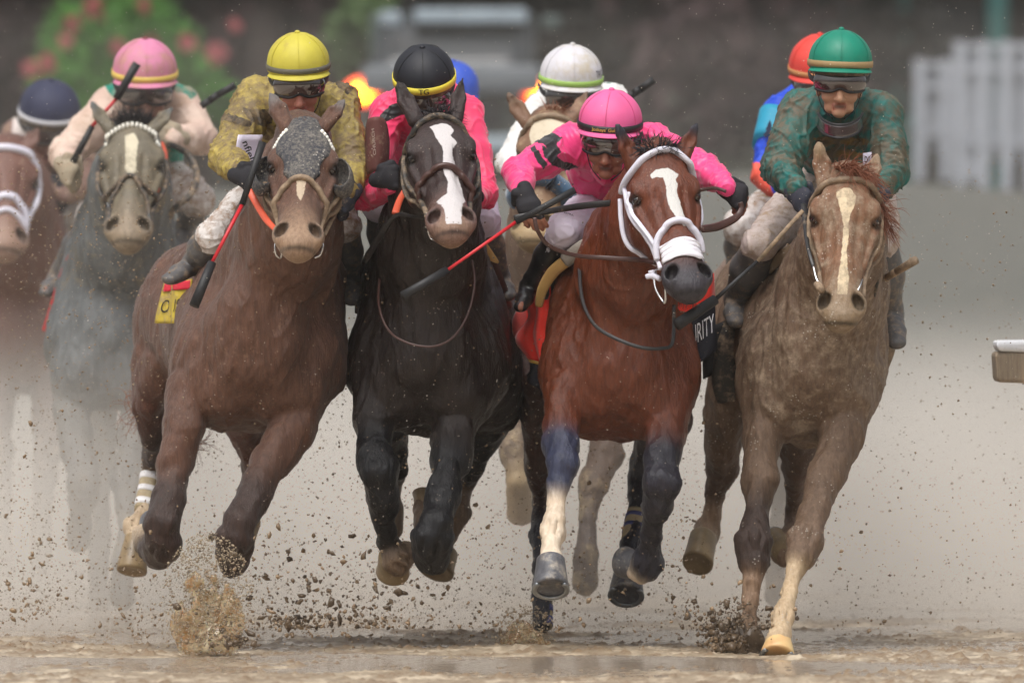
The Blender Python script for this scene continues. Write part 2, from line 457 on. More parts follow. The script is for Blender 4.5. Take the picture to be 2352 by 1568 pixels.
def track_near():
    xs = np.arange(-3.6, 3.6, .014); ys = np.concatenate([np.arange(39.5, 49.5, .022), np.arange(49.5, 62, .08)])
    X, Y = np.meshgrid(xs, ys, indexing='ij'); P = np.stack([X.ravel(), Y.ravel(), np.zeros(X.size)], 1)
    h = noise3(P, 1.3, 1) * .008 + noise3(P * (1, .6, 1), 5, 2) * .003 + noise3(P, 19, 3) * .0016 + np.clip(noise3(P, 42, 4) - .2, 0, 1) ** 2 * .008 + noise3(P, 90, 5) * .0007
    lump = np.clip(noise3(P, 26, 6) - .45, 0, 1) * .019 * (noise3(P, 2.5, 12) > .1) + np.clip(noise3(P, 48, 11) - .45, 0, 1) * .010 * (noise3(P, 3.5, 14) > .0); h += lump
    # hoof holes
    R = np.random.default_rng(5)
    for _ in range(60):
        cx, cy = R.uniform(-3, 3), R.uniform(40, 49.5); r = R.uniform(.06, .1); q = ((P[:, 0] - cx) / r) ** 2 + ((P[:, 1] - cy) / (r * 1.3)) ** 2
        h += -.018 * np.exp(-q * 1.5) + .010 * np.exp(-((np.sqrt(q) - 1.5) / .4) ** 2)
    lvl = .0055 + .012 * noise3(P * (1, .8, 1), .8, 8) - np.clip((43.6 - P[:, 1]) / 1.2, 0, 1) * .013
    wet = np.clip((lvl - h) / .003, 0, 1); z = np.where(h < lvl, lvl + noise3(P, 40, 2) * .0006, h)
    P[:, 2] = z - .012
    n1, n2 = len(xs), len(ys); I = np.arange(n1 * n2).reshape(n1, n2)
    Fq = np.stack([I[:-1, :-1], I[1:, :-1], I[1:, 1:], I[:-1, 1:]], -1).reshape(-1, 4)
    me = mesh_np('race_track', P, Fq, True, None, {'puddle': wet, 'clump': np.clip(lump / .006, 0, 1)}); return structure(link('race_track', me, M_ground))
track_near()
_m = from_lists('track_beyond', [(-400, 1, -.09), (400, 1, -.09), (400, 700, -.09), (-400, 700, -.09)], [(0, 1, 2, 3)])
structure(link('ground', _m, surf('far_track_mud', lin((186, 174, 154)), rough=.5, var=.2)))

M_bank = surf('misty_bank', lin((84, 84, 78)), rough=.9, mud=.35, mudscale=2, bump=.01, bscale=6, mudcol=lin((112, 106, 94)))
def bank(u, v):
    x = -60 + 120 * u; y = 78 + 26 * v; s = min(1, v * 1.6); z = 2.2 * (s * s * (3 - 2 * s)) + .12 * math.sin(x * .9) * v + .08 * math.sin(x * 2.3 + y)
    return np.array((x, y, z - .12))
structure(grid_sheet('bank', bank, 120, 16, M_bank, None, 0))
structure(grid_sheet('terrace', lambda u, v: np.array((-150 + 300 * u, 103.5 + 120 * v, 2.05)), 2, 2, M_bank, None, 0))

def leaf_ball(n, c, r, size, rgn, squash=1.0, lean=(0, 0)):
    """n leaf quads spread through a lumpy crown"""
    d = rgn.normal(size=(n, 3)); d /= np.linalg.norm(d, axis=1, keepdims=True); q = rgn.random(n) ** .45
    lump = 1 + .28 * noise3(d * 1.0, 3.1, 3)
    p = np.array(c) + d * (np.array(r) * (q * lump)[:, None])
    a = rgn.normal(size=(n, 3)); a /= np.linalg.norm(a, axis=1, keepdims=True); b = np.cross(a, rgn.normal(size=(n, 3))); b /= np.linalg.norm(b, axis=1, keepdims=True)
    s = size * rgn.uniform(.6, 1.3, n)[:, None]
    V = np.stack([p - a * s, p + b * s * .5, p + a * s, p - b * s * .5], 1).reshape(-1, 3)
    return V, np.arange(n * 4).reshape(n, 4)
def leafmat(name, c): return surf(name, c, rough=.7, var=.5)
L_green = leafmat('fresh_leaves', lin((72, 128, 40))); L_dark = leafmat('dark_leaves', lin((36, 35, 31))); L_mar = leafmat('maroon_leaves', lin((56, 35, 36))); L_pink = surf('pink_petals', lin((178, 92, 96)), rough=.7); BARK = surf('dark_bark', lin((58, 48, 44)), rough=.9)
def bush(name, label, px, py, d, rx, rz, n, mat, flowers=None, cat_='bush', group=None, base=2.05, size=.05):
    c = W(px, py, d); R = np.random.default_rng(int(px) + 11); rt = empty(name, (c[0], c[1], base), label, cat_, group)
    for i in range(4):
        a = i * 1.6; tube('stem', [(c[0] + .1 * math.cos(a), c[1], base), (c[0] + rx * .3 * math.cos(a), c[1] + .1, (base + c[2]) / 2), (c[0] + rx * .5 * math.cos(a), c[1], c[2])], [.05, .04, .02], BARK, rt, n=3)
    Vs, Fs = [], []
    for k in range(7):
        o = np.array((R.uniform(-.6, .6) * rx, R.uniform(-.4, .4) * rx, R.uniform(-.55, .55) * rz)); V, Fq = leaf_ball(n // 7, c + o, (rx * .55, rx * .5, rz * .5), size, R)
        Fs.append(Fq + sum(len(v) for v in Vs)); Vs.append(V)
    o = link('foliage', mesh_np('foliage', np.concatenate(Vs), np.concatenate(Fs), False), mat, rt)
    for (fx, fy, fr) in flowers or []:
        q = W(fx, fy, d - rx * .9); V, Fq = leaf_ball(70, q, (U(fr, d), U(fr, d), U(fr * 1.25, d)), .035, R); link('blossom', mesh_np('blossom', V, Fq, False), L_pink, rt)
    return rt
bush('flowering_bush', 'fresh green bush with pink blossoms, blurred at upper left', 262, 140, 52, .68, .80, 5200, L_green, [(215, 20, 24), (165, 62, 18), (430, 100, 20), (495, 122, 22), (150, 100, 13), (272, 108, 17), (70, 165, 20), (110, 150, 18), (330, 15, 12), (345, 100, 14)])
bush('flowering_bush', 'lower green shrub right of the pink blossomed bush', 450, 190, 53, .35, .40, 1500, L_green, [(540, 60, 12)])
bush('shrub', 'small green shrub just left of the parked truck', 840, 80, 55, .32, .5, 1400, leafmat('olive_leaves', lin((80, 105, 58))))
def tree(label, px, top, d, w, mat, seed, lean=0):
    b = W(px, 400, d); R = np.random.default_rng(seed); rt = empty('tree', (b[0], b[1], 2.05), label, 'tree', 'dark trees along the back of the terrace')
    tube('trunk', [(b[0], b[1], 1.9), (b[0] + .1 + lean, b[1], 4), (b[0] + lean * 2, b[1], 7)], [.22, .17, .08], BARK, rt, n=4)
    for i in range(5):
        a = R.uniform(0, 6.3); z = 3.2 + i * .6; tube('limb', [(b[0] + lean, b[1], z), (b[0] + lean + math.cos(a) * w * .6, b[1] + math.sin(a) * .8, z + 1.0)], [.07, .02], BARK, rt, n=2)
    Vs, Fs = [], []
    for k in range(16):
        c = np.array((b[0] + R.uniform(-1, 1) * w * .75, b[1] + R.uniform(-1.2, 1.2), R.uniform(2.9, top))); V, Fq = leaf_ball(420, c, (w * .42, 1.0, .8), .11, R); Fs.append(Fq + sum(len(v) for v in Vs)); Vs.append(V)
    link('crown', mesh_np('crown', np.concatenate(Vs), np.concatenate(Fs), False), mat, rt)
for i_, (px_, w_, mt_, lb_) in enumerate([(-60, 1.6, L_mar, 'reddish dark tree at the far upper left corner'), (160, 1.7, L_mar, 'maroon leaved tree behind the pink blossomed bush'), (400, 1.5, L_dark, 'dark tree above the yellow cap, left side'), (590, 1.4, L_mar, 'maroon brown tree behind the yellow cap'), (790, 1.3, L_dark, 'dark tree between the yellow cap and the truck'), (1420, 1.5, L_dark, 'dark tree right of the truck above the white cap'), (1640, 1.5, L_mar, 'brownish tree in the gap between the bay and the green cap'), (1880, 1.5, L_dark, 'dark tree above the green cap')]):
    tree(lb_, px_, 7.2, 66 + (i_ % 3) * 2, w_, mt_, 50 + i_, lean=.15 * math.sin(i_ * 2.1))

_R = np.random.default_rng(90); _Vs, _Fs = [], []
for _i in range(70):
    _c = np.array((-9 + 18.5 * _i / 69 + _R.uniform(-.1, .1), 107.3 + _R.uniform(-.4, .4), 2.05 + _R.uniform(.15, .55))); _V, _Q = leaf_ball(110, _c, (.34, .4, _R.uniform(.25, .6)), .07, _R); _Fs.append(_Q + sum(len(v) for v in _Vs)); _Vs.append(_V)
stuff(link('hedge', mesh_np('hedge', np.concatenate(_Vs), np.concatenate(_Fs), False), leafmat('dull_hedge_leaves', lin((66, 68, 58)))), 'low dull hedge running along the terrace behind the white fence', 'hedge')
# grandstand wall with teal pillars far behind
B_root = empty('grandstand', (0, 128, 2.05), 'dark grandstand front with teal pillars across the far background', 'building')
def box(name, x0, x1, y0, y1, z0, z1, mat, parent=None, bev=0.0, label=None):
    V = [(x, y, z) for x in (x0, x1) for y in (y0, y1) for z in (z0, z1)]
    Fc = [(0, 1, 3, 2), (4, 6, 7, 5), (0, 4, 5, 1), (2, 3, 7, 6), (0, 2, 6, 4), (1, 5, 7, 3)]
    import bmesh
    me = from_lists(name, V, Fc, False)
    if bev:
        bm = bmesh.new(); bm.from_mesh(me); bmesh.ops.bevel(bm, geom=bm.edges[:], offset=bev, segments=2, profile=.6, affect='EDGES'); bm.to_mesh(me); bm.free()
    return link(name, me, mat, parent, label)
M_wall = surf('dark_brick_wall', lin((56, 50, 49)), rough=.9, mud=.2); M_teal = surf('teal_paint', lin((38, 92, 88)), rough=.6); M_win, _nt, _b = newmat('dark_window'); _b.inputs['Base Color'].default_value = (.02, .025, .03, 1); _b.inputs['Roughness'].default_value = .15
M_conc = surf('grey_concrete', lin((120, 122, 120)), rough=.85)
box('wall', -22, 22, 129, 130.5, 2.0, 12, M_wall, B_root)
_wm = None
for ix in range(-9, 10):
    for lv in range(3):
        o = box('window', ix * 1.6 - .5, ix * 1.6 + .5, 128.9, 128.97, 3.0 + lv * 1.9, 4.35 + lv * 1.9, M_win, B_root) if _wm is None else None
        if o is not None: _wm = o.data; _w0 = (ix * 1.6, 3.0 + lv * 1.9)
        else:
            o = bpy.data.objects.new('window', _wm); COL.objects.link(o); o.parent = B_root; o.location = (ix * 1.6 - _w0[0], 0, 3.0 + lv * 1.9 - _w0[1])
for px_ in (1395, 1560, 1840, 2075, 2290, 1020, 700): x_ = W(px_, 0, 82)[0]; box('pillar', x_ - .1, x_ + .1, 126.8, 127.1, 2.0, 11, M_teal, B_root)
box('balcony', -22, 22, 126.5, 128.9, 5.9, 6.1, M_conc, B_root); box('roof', -23, 23, 125.5, 131, 12, 12.4, M_teal, B_root)

# parked truck with lit amber lamps
D_t = 53.0
def tx(px): return W(px, 0, D_t)[0]
def tz(py): return W(0, py, D_t)[2]
T_root = empty('truck', (tx(1038), 45 + D_t, 2.1), 'dark green truck with lit orange lamps and pale roof bar, blurred behind', 'truck')
M_tr = surf('dark_green_paint', lin((62, 78, 76)), rough=.35, mud=.3, coat=.3); M_ch = surf('pale_bar', lin((150, 163, 172)), rough=.4); M_ty = surf('tyre', lin((30, 30, 30)), rough=.9); M_hood = surf('hood_reflection_grey', lin((98, 104, 110)), rough=.35)  # hood's pale reflection is put into its grey base colour
ya = 45 + D_t
box('body', tx(800), tx(1276), ya, ya + 3.8, 2.42, 3.02, M_tr, T_root, .06); box('hood', tx(830), tx(1246), ya - .3, ya + .9, 2.9, 3.14, M_hood, T_root, .07)
def cabf(u, v): return np.array((tx(850 + 376 * u) * (1 - .06 * v) + .0, ya + .9 + .45 * v, 3.1 + .48 * v))
grid_sheet('windscreen', cabf, 6, 4, M_win, T_root, .02)
box('cab', tx(845), tx(1231), ya + 1.36, ya + 2.9, 3.05, 3.6, M_tr, T_root, .06); box('roof_bar', tx(950), tx(1210), ya + 1.1, ya + 1.3, tz(46), tz(14), M_ch, T_root, .02)
box('bumper', tx(795), tx(1281), ya - .42, ya - .22, 2.42, 2.56, M_ch, T_root, .03); box('grille', tx(930), tx(1150), ya - .06, ya - .02, 2.62, 2.88, M_win, T_root)
box('wing_mirror', tx(870), tx(918), ya + .95, ya + 1.05, tz(52), tz(20), M_ch, T_root, .03); box('wing_mirror', tx(1246), tx(1290), ya + .95, ya + 1.05, tz(62), tz(30), M_tr, T_root, .03)
for px_, yy in ((835, .5), (1240, .5), (835, 3.0), (1240, 3.0)):
    lathe('wheel', [(.02, -.12), (.3, -.12), (.34, -.08), (.34, .08), (.3, .12), (.02, .12)], M_ty, T_root, 20, Matrix.Translation((tx(px_), ya + yy, 2.42)) @ Matrix.Rotation(math.pi / 2, 4, 'Y'))
M_amb, _nt, _b = newmat('amber_lamp'); _b.inputs['Base Color'].default_value = (1, .25, .03, 1); _b.inputs['Emission Color'].default_value = (1, .30, .01, 1); _b.inputs['Emission Strength'].default_value = 14
M_halo, _nt, _b = newmat('red_halo_glow'); _b.inputs['Base Color'].default_value = (1, .15, .03, 1); _b.inputs['Emission Color'].default_value = (1, .07, .02, 1); _b.inputs['Emission Strength'].default_value = 3  # red halo imitated by an added glowing shell round each lamp, no lamp part
for px_ in (835, 1242):
    ico('lamp', np.array((tx(px_), ya - .12, tz(212))), (.10, .05, .075), M_amb, T_root, 2); ico('lamp_halo', np.array((tx(px_), ya - .07, tz(210))), (.16, .04, .12), M_halo, T_root, 2)

# white fence panels on the right
M_wf = surf('white_rail_paint', lin((160, 164, 172)), rough=.5, mud=.1)
def fence(label, d, x0, x1, ytop, ybot, n):
    a = W(x0, ytop, d); b = W(x1, ybot, d); rt = empty('picket_fence', (a[0], a[1], b[2]), label, 'fence', 'white fence panels on the terrace at right'); y = a[1]
    box('rail', a[0], b[0], y - .03, y + .03, a[2] - .06, a[2], M_wf, rt); box('rail', a[0], b[0], y - .03, y + .03, a[2] - .26, a[2] - .2, M_wf, rt); box('rail', a[0], b[0], y - .03, y + .03, b[2] + .14, b[2] + .2, M_wf, rt)
    me = None
    for i in range(n):
        x = a[0] + (b[0] - a[0]) * i / (n - 1)
        if i % 4 == 0: box('post', x - .05, x + .05, y - .05, y + .05, b[2] - .25, a[2] + .02, M_wf, rt)
        else: box('picket', x - .022, x + .022, y + .031, y + .05, b[2] + .03, a[2] - .08, M_wf, rt)
fence('white picket panel, lower and left of the tall one at far right', 61, 2112, 2232, 142, 350, 9)
fence('tall white picket panel cut by the right edge of the photo', 59, 2204, 2420, 100, 372, 17)
def marker(label, px, py0, py1, w, d):
    a = W(px, py0, d); b = W(px, py1, d); rt = empty('white_marker', (a[0], a[1], b[2] - .4), label, 'marker board')
    box('board', a[0] - w, a[0] + w, a[1], a[1] + .04, b[2], a[2], M_wf, rt, .01); box('post', a[0] - .03, a[0] + .03, a[1] + .05, a[1] + .11, b[2] - 1.2, b[2] + .05, M_wf, rt)
M_wf = surf('grey_white_board', lin((128, 130, 132)), rough=.6, mud=.2)
marker('small white board below the picket panels at right', 2248, 455, 520, .12, 50)
marker('faint low white board under the upper one at right', 2240, 632, 668, .1, 46)
# end of a running rail at right edge
r_ = empty('rail_end', W(2330, 900, 2.2), 'mud stained end of a thick white topped rail at the right edge', 'rail')
M_rt = surf('rail_white_top', lin((215, 215, 218)), rough=.6, mud=.25); M_rs = surf('rail_muddy_side', lin((140, 124, 104)), rough=.8, mud=.5, mudscale=8, stretch=(4, 1, .4))
S_r = Solid()
a_, b_ = W(2305, 812, 2.0), W(2560, 806, 3.2)
def railbox(name, z0, z1, mat, gx=0):
    q = [W(2286 + gx, z0, 2.0), W(2700, z0 - 4, 4.0)]; r2 = [W(2290 + gx, z1, 2.0), W(2700, z1 + 14, 4.0)]
    import bmesh
    V = [q[0], q[1], r2[0] , r2[1]]; Y = np.array((0.0, .42, 0)); V = V + [v + Y for v in V]
    me = from_lists(name, V, [(0, 1, 3, 2), (4, 6, 7, 5), (0, 4, 5, 1), (2, 3, 7, 6), (0, 2, 6, 4), (1, 5, 7, 3)], False)
    bm = bmesh.new(); bm.from_mesh(me); bmesh.ops.recalc_face_normals(bm, faces=bm.faces); bmesh.ops.bevel(bm, geom=bm.edges[:], offset=.018, segments=3, profile=.5, affect='EDGES'); bm.to_mesh(me); bm.free()
    return link(name, me, mat, r_)
railbox('rail_side', 808, 878, M_rs); railbox('rail_top', 782, 807, M_rt, 2)
# ------------------------------------------------------------------ horses
def poly_sd(P, poly):
    """signed distance of 2-D points to polygon (neg inside)"""
    P = np.asarray(P); d = np.full(len(P), 1e9); ins = np.zeros(len(P), bool); n = len(poly)
    for i in range(n):
        a = np.array(poly[i], float); b = np.array(poly[(i + 1) % n], float); e = b - a; w = P - a
        t = np.clip((w @ e) / (e @ e + 1e-9), 0, 1); d = np.minimum(d, np.hypot(*(w - t[:, None] * e).T))
        c = (a[1] > P[:, 1]) != (b[1] > P[:, 1]); x = a[0] + (P[:, 1] - a[1]) / (b[1] - a[1] + 1e-12) * (b[0] - a[0]); ins ^= c & (P[:, 0] < x)
    return np.where(ins, -d, d)

M_eye, _nt, _b = newmat('horse_eye'); _b.inputs['Base Color'].default_value = (.012, .007, .005, 1); _b.inputs['Roughness'].default_value = .06; _b.inputs['Coat Weight'].default_value = 1
M_nost, _nt, _b = newmat('nostril_dark'); _b.inputs['Base Color'].default_value = (.008, .005, .004, 1); _b.inputs['Roughness'].default_value = .6
M_hoof = surf('hoof_horn', lin((92, 92, 96)), rough=.35, mud=.45, mudcol=lin((170, 160, 145)), bump=.001, bscale=30, stretch=(3, 3, .3), var=.4, mudscale=18)
M_hooftan = surf('hoof_horn_tan', lin((138, 118, 88)), rough=.4, mud=.35, mudcol=lin((110, 95, 78)), var=.4)
M_shoe = surf('hoof_shoe', lin((150, 155, 160)), rough=.3, metal=.9)

class Horse:
    def __init__(h, name_label, d, cols, base, group='racing thoroughbreds at full gallop on the muddy track', cat_='horse', res=(.0065, .010, .0065)):
        h.d = d; h.c = cols; h.S = Solid(); h.res = res; h.s = U(1, d)
        h.root = empty('racehorse', base, name_label, cat_, group); h.marks = []; h.after = []
    def P(h, x, y, dd=0.0): return W(x, y, h.d + dd)
    def col(h, k): return h.c[k] if isinstance(k, str) else k
    def head(h, poll, muzz, yaw=0.0, sc=1.0, roll=0.0, ears=None, coat='coat', muzcol='muz', mud=0.2, jaw=1.0, width=1.0, nostril='muz', lip=None):
        S = h.S; p = h.P(*poll); m = h.P(*muzz); w = nrm(m - p); L = np.linalg.norm(m - p)
        n0 = np.array((math.sin(yaw), -math.cos(yaw), 0.0)); n = nrm(n0 - w * np.dot(n0, w)); u = np.cross(n, w)
        s = h.s * sc
        h.H = H = lambda x, y, t: p + u * (x * s) + n * (y * s) + w * (t * L)
        h.hf = (p, u, n, w, s, L)
        C = h.col(coat); Mz = h.col(muzcol); k = 9 * s; wd = width
        prof = [(0, 50, 60), (.10, 66, 76), (.24, 76, 88), (.36, 70, 90 * jaw), (.50, 55, 74 * jaw), (.64, 45, 52), (.78, 42, 42), (.90, 48, 40), (.96, 40, 34)]
        pts = []
        for t, hw, hd in prof:
            cc = C if t < .7 else tuple(np.array(C) * (1 - min(1, (t - .7) / .2)) + np.array(Mz) * min(1, (t - .7) / .2))
            pts.append((H(0, -hd + 3, t), (hw * wd * s, hd * s), cc, mud))
        S.chain(pts, side=u, k=k)
        S.ell(H(0, -14, .18), (56 * wd * s, 20 * s, 62 * s), (u, n, w), k, C, m=mud)
        S.chain([(H(0, -14, .3), (26 * s, 15 * s), C, mud), (H(0, -10, .6), (20 * s, 13 * s), C, mud), (H(0, -12, .82), (17 * s, 12 * s), Mz, mud)], side=u, k=k)
        for q in (-1, 1):
            S.ell(H(q * 55 * wd, -25, .215), (23 * s, 17 * s, 30 * s), (u, n, w), k, C, m=mud)          # brow
            S.seg(H(q * 66 * wd, -46, .34), H(q * 46, -38, .60), 10 * s, 6 * s, u, k * .7, C, m=mud)             # cheek crest
            S.seg(H(q * 60 * wd, -34, .20), H(q * 73 * wd, -44, .255), 9 * s, 8 * s, u, k * .6, C, m=mud)
            S.ell(H(q * 58 * wd, -100 * jaw, .34), (22 * s, 48 * s, 52 * s), (u, n, w), k, C, m=mud)          # jaw muscle
            S.ell(H(q * 73 * wd, -36, .285), (8 * s, 14 * s, 10 * s), (u, n, w), 5 * s, None, op='-')
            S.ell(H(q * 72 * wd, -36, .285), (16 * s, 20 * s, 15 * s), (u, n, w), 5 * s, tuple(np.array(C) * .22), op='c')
            S.ell(H(q * 30 * wd, 0, .45), (7 * s, 12 * s, 60 * s), (u, n, w), 10 * s, None, op='-')
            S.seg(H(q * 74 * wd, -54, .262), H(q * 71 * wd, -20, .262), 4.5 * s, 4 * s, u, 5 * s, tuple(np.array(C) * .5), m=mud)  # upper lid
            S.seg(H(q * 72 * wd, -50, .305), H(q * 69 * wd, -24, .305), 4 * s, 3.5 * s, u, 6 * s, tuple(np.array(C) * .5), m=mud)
            S.ell(H(q * 33, -24, .885), (24 * s, 23 * s, 33 * s), (nrm(u + n * q * .2), nrm(n - u * q * .2), w), 7 * s, Mz, m=mud)
            na = (nrm(u + w * q * -.45), n, nrm(w + u * q * .45))
            S.ell(H(q * 37, -8, .875), (12.5 * s, 24 * s, 19 * s), na, 5 * s, None, op='-')
            S.ell(H(q * 36, -12, .875), (12.5 * s, 20 * s, 19 * s), na, 5 * s, (.006, .004, .004), op='c')
            S.ell(H(q * 36, -12, .875), (13.5 * s, 22 * s, 20 * s), na, 5 * s, tuple(np.array(Mz) * .3), op='c')
        S.ell(H(0, -20, .955), (33 * s, 20 * s, 20 * s), (u, n, w), 8 * s, h.col(lip or muzcol), m=mud)
        S.ell(H(0, -46, .985), (27 * s, 20 * s, 20 * s), (u, n, w), 5 * s, h.col(lip or muzcol), m=mud)
        S.ell(H(0, -34, 1.0), (33 * s, 32 * s, 2.6 * s), (u, nrm(n + w * .35), nrm(w - n * .35)), 3 * s, tuple(np.array(Mz) * .22), op='c')
        for e in ears or []:
            b_, t_ = h.P(*e[0]), h.P(*e[1]); er = e[2] if len(e) > 2 else 1.0
            ax = nrm(t_ - b_); Lb = np.linalg.norm(t_ - b_); o = -1 if e[0][0] < poll[0] else 1
            sd = nrm(np.cross(ax, n) ); f = nrm(np.cross(sd, ax)); f = f if np.dot(f, (0, -1, 0)) > 0 else -f
            mid = b_ + ax * Lb * .42 + sd * 0
            tipc = h.col(e[3]) if len(e) > 3 else C
            S.chain([(b_ - ax * 18 * s, (17 * s * er, 15 * s), C, mud), (mid, (19 * s * er, 11 * s), C, mud), (b_ + ax * Lb * .8, (9 * s * er, 7 * s), tipc, mud), (t_, (2.6 * s, 2.6 * s), tipc, mud)], side=sd, k=5 * s)
            S.chain([(b_ + ax * Lb * .08 + f * 14 * s, (7 * s * er, 6 * s)), (mid + f * 11 * s, (11.5 * s * er, 8 * s)), (b_ + ax * Lb * .83 + f * 8 * s, (3.5 * s, 4 * s))], side=sd, k=3 * s, op='-')
        for q in (-1, 1):
            h.after.append(lambda q=q: ico('eye', H(q * 63.5 * wd, -36, .283), (12 * s, 14 * s, 11 * s), M_eye, h.root, 3, axes=(u, n, w)))
        h.hmud = mud
    def neck(h, pts, c='coat', m=0.0, k=40):
        h.S.chain([(h.P(x, y, d), (a * h.s, b * h.s), h.col(cc[0]) if cc else h.col(c), cc[1] if cc else m) for x, y, d, a, b, *cc in [(*q[:5], *(q[5:] and [q[5]])) for q in pts]], side=(1, 0, 0), k=k * h.s)
    def e(h, x, y, d, rx, ry, rz, c='coat', k=40, m=0.0, op='+', axes=None):
        h.S.ell(h.P(x, y, d), (rx * h.s, ry * h.s, rz * h.s), axes, k * h.s, None if op == '-' else h.col(c), op, m)
    def sg(h, a, b, ra, rb, c='coat', c2=None, k=30, m=0.0, m2=None, side=(1, 0, 0)):
        f = lambda r: (r * h.s if np.isscalar(r) else (r[0] * h.s, r[1] * h.s))
        h.S.seg(h.P(*a), h.P(*b), f(ra), f(rb), side, k * h.s, h.col(c), h.col(c2) if c2 else None, '+', m, m2)
    def leg(h, pts, k=10, m=0.0):
        """(x, y, d, r[, colour, mud])"""
        L = []
        for q in pts:
            r = q[3]; r = r * h.s if np.isscalar(r) else (r[0] * h.s, r[1] * h.s)
            L.append((h.P(*q[:3]), r, h.col(q[4]) if len(q) > 4 else h.c['coat'], q[5] if len(q) > 5 else m))
        h.S.chain(L, k=k * h.s)
        R0 = [np.mean(q[1]) for q in L]
        for i in range(1, len(L) - 1):
            a, b, c = R0[i - 1:i + 2]; p, r, cc, mm = L[i]; ax = nrm(L[i + 1][0] - L[i - 1][0]); sd = nrm(np.cross(ax, (0, 1, 0))); fr = nrm(np.cross(sd, ax))
            if b >= a * 1.04 and b >= c * 1.04:                       # joint: bony corners
                for q in (-1, 1):
                    h.S.ell(p + sd * q * b * .62 - ax * b * .25, (b * .5, b * .6, b * .42), (sd, fr, ax), b * .18, cc, m=mm)
                    h.S.ell(p + sd * q * b * .55 + ax * b * .5, (b * .42, b * .5, b * .3), (sd, fr, ax), b * .18, cc, m=mm)
                    h.S.ell(p + sd * q * b * .35 + fr * b * np.sign(np.dot(fr, (0, -1, 0))) * .98 + ax * b * .1, (b * .14, b * .22, b * .7), (sd, fr, ax), b * .2, None, op='-')
            elif b <= a and b <= c and b < 30 * h.s:                 # shank: tendon groove
                for q in (-1, 1): h.S.seg(p - ax * b * 1.6 + sd * q * b * 1.0, p + ax * b * 1.6 + sd * q * b * 1.0, b * .16, b * .16, k=b * .25, c=None, op='-')
    def blaze(h, poly):
        """outline in head coordinates: x units, t along the face"""
        h.marks.append(poly)
    def build(h, mat, disp=None, extra_marks=None):
        def mk(V):
            r = np.ones(len(V))
            if h.marks:
                p, u, n, w, s, L = h.hf; Q = V - p; x = Q @ u / s; t = Q @ w / s; y = Q @ n / s
                front = (y > -48) & (t > -30) & (t < L / s + 40)
                for poly in h.marks:
                    pp = [(a, b * L / s) for a, b in poly]
                    r[front] = np.minimum(r[front], poly_sd(np.stack([x, t], 1)[front], pp) * s)
            return {'mark': r}
        def dp(V, N):
            b = 1.0
            if hasattr(h, 'hf'):
                p, u, n, w, s_, L = h.hf; q = np.linalg.norm(V - (p + w * L * .5), axis=1); b = np.clip((q - .3) / .2, .25, 1)
            a = noise3(V * (1, 1, .6), 36, 1) * .0020 + noise3(V * (1, 1, .5), 17, 3) * .0050 + noise3(V * (1, 1, .5), 8, 2) * .0095
            r = 1 - np.abs(noise3(V * (1, 1, .6), 9, 4)) * 2.2
            r2 = 1 - np.abs(noise3(V * (1, 1, .35), 20, 6)) * 3
            a = a + np.clip(r, 0, 1) ** 2 * .0050 + np.clip(r2, 0, 1) ** 3 * .0025            # raised veins and muscle edges
            return a * b
        me = h.S.mesh('body', h.res, colw=.010, disp=disp or dp, marks=mk, base=h.c['coat'])
        h.body = link('body', me, mat, h.root)
        for f in h.after: f()
        return h.body
    def hoof(h, top, bot, rt, rb, mat=None, shoe=False, fwd=(0, -1, 0)):
        t = h.P(*top); b = h.P(*bot); z = nrm(b - t); L = np.linalg.norm(b - t)
        x = nrm(np.cross(z, fwd)) ; y = np.cross(z, x)
        s = h.s; pr = [(rt * .9 * s, -.02 * L), (rt * 1.0 * s, .02 * L), (rt * 1.02 * s, .1 * L), (rb * .93 * s, .7 * L), (rb * s, .93 * L), (rb * .97 * s, L), (rb * .8 * s, L * 1.0), (rb * .6 * s, L * .94)]
        o = lathe('hoof', pr, mat or M_hoof, h.root, 24, frame(t, x, y, z), sx=1.0, sy=1.12)
        if shoe:
            an = np.linspace(-2.3, 2.3, 20)
            P_ = [b + z * .003 + (x * math.sin(a) * .9 + y * -math.cos(a) * -1.0 * .95) * rb * s for a in an]
            V, Fc = sweep(P_, [z] * 20, rb * .16 * s, .004, 6); link('horseshoe', from_lists('horseshoe', V, Fc), M_shoe, o)
        return o
    def face_strap(h, pts, w, th, mat, name='bridle_strap', n=6, parent=None, label=None, closed=False, off=None):
        P_ = [h.H(*q) for q in pts]
        return strap(name, h.S, P_, w * h.s, th * h.s, mat, parent or h.root, n, off=off, label=label, closed=closed)
    def px_strap(h, pts, w, th, mat, name='bridle_strap', n=6, parent=None, label=None):
        return strap(name, h.S, [h.P(*q) for q in pts], w * h.s, th * h.s, mat, parent or h.root, n, label=label)
    def px_tube(h, name, pts, r, mat, flat=None, n=6, parent=None, label=None, nor=None):
        rr = r * h.s if np.isscalar(r) else [q * h.s for q in r]
        return tube(name, [h.P(*q) for q in pts], rr, mat, parent or h.root, n=n, flat=flat, label=label, nor=nor)

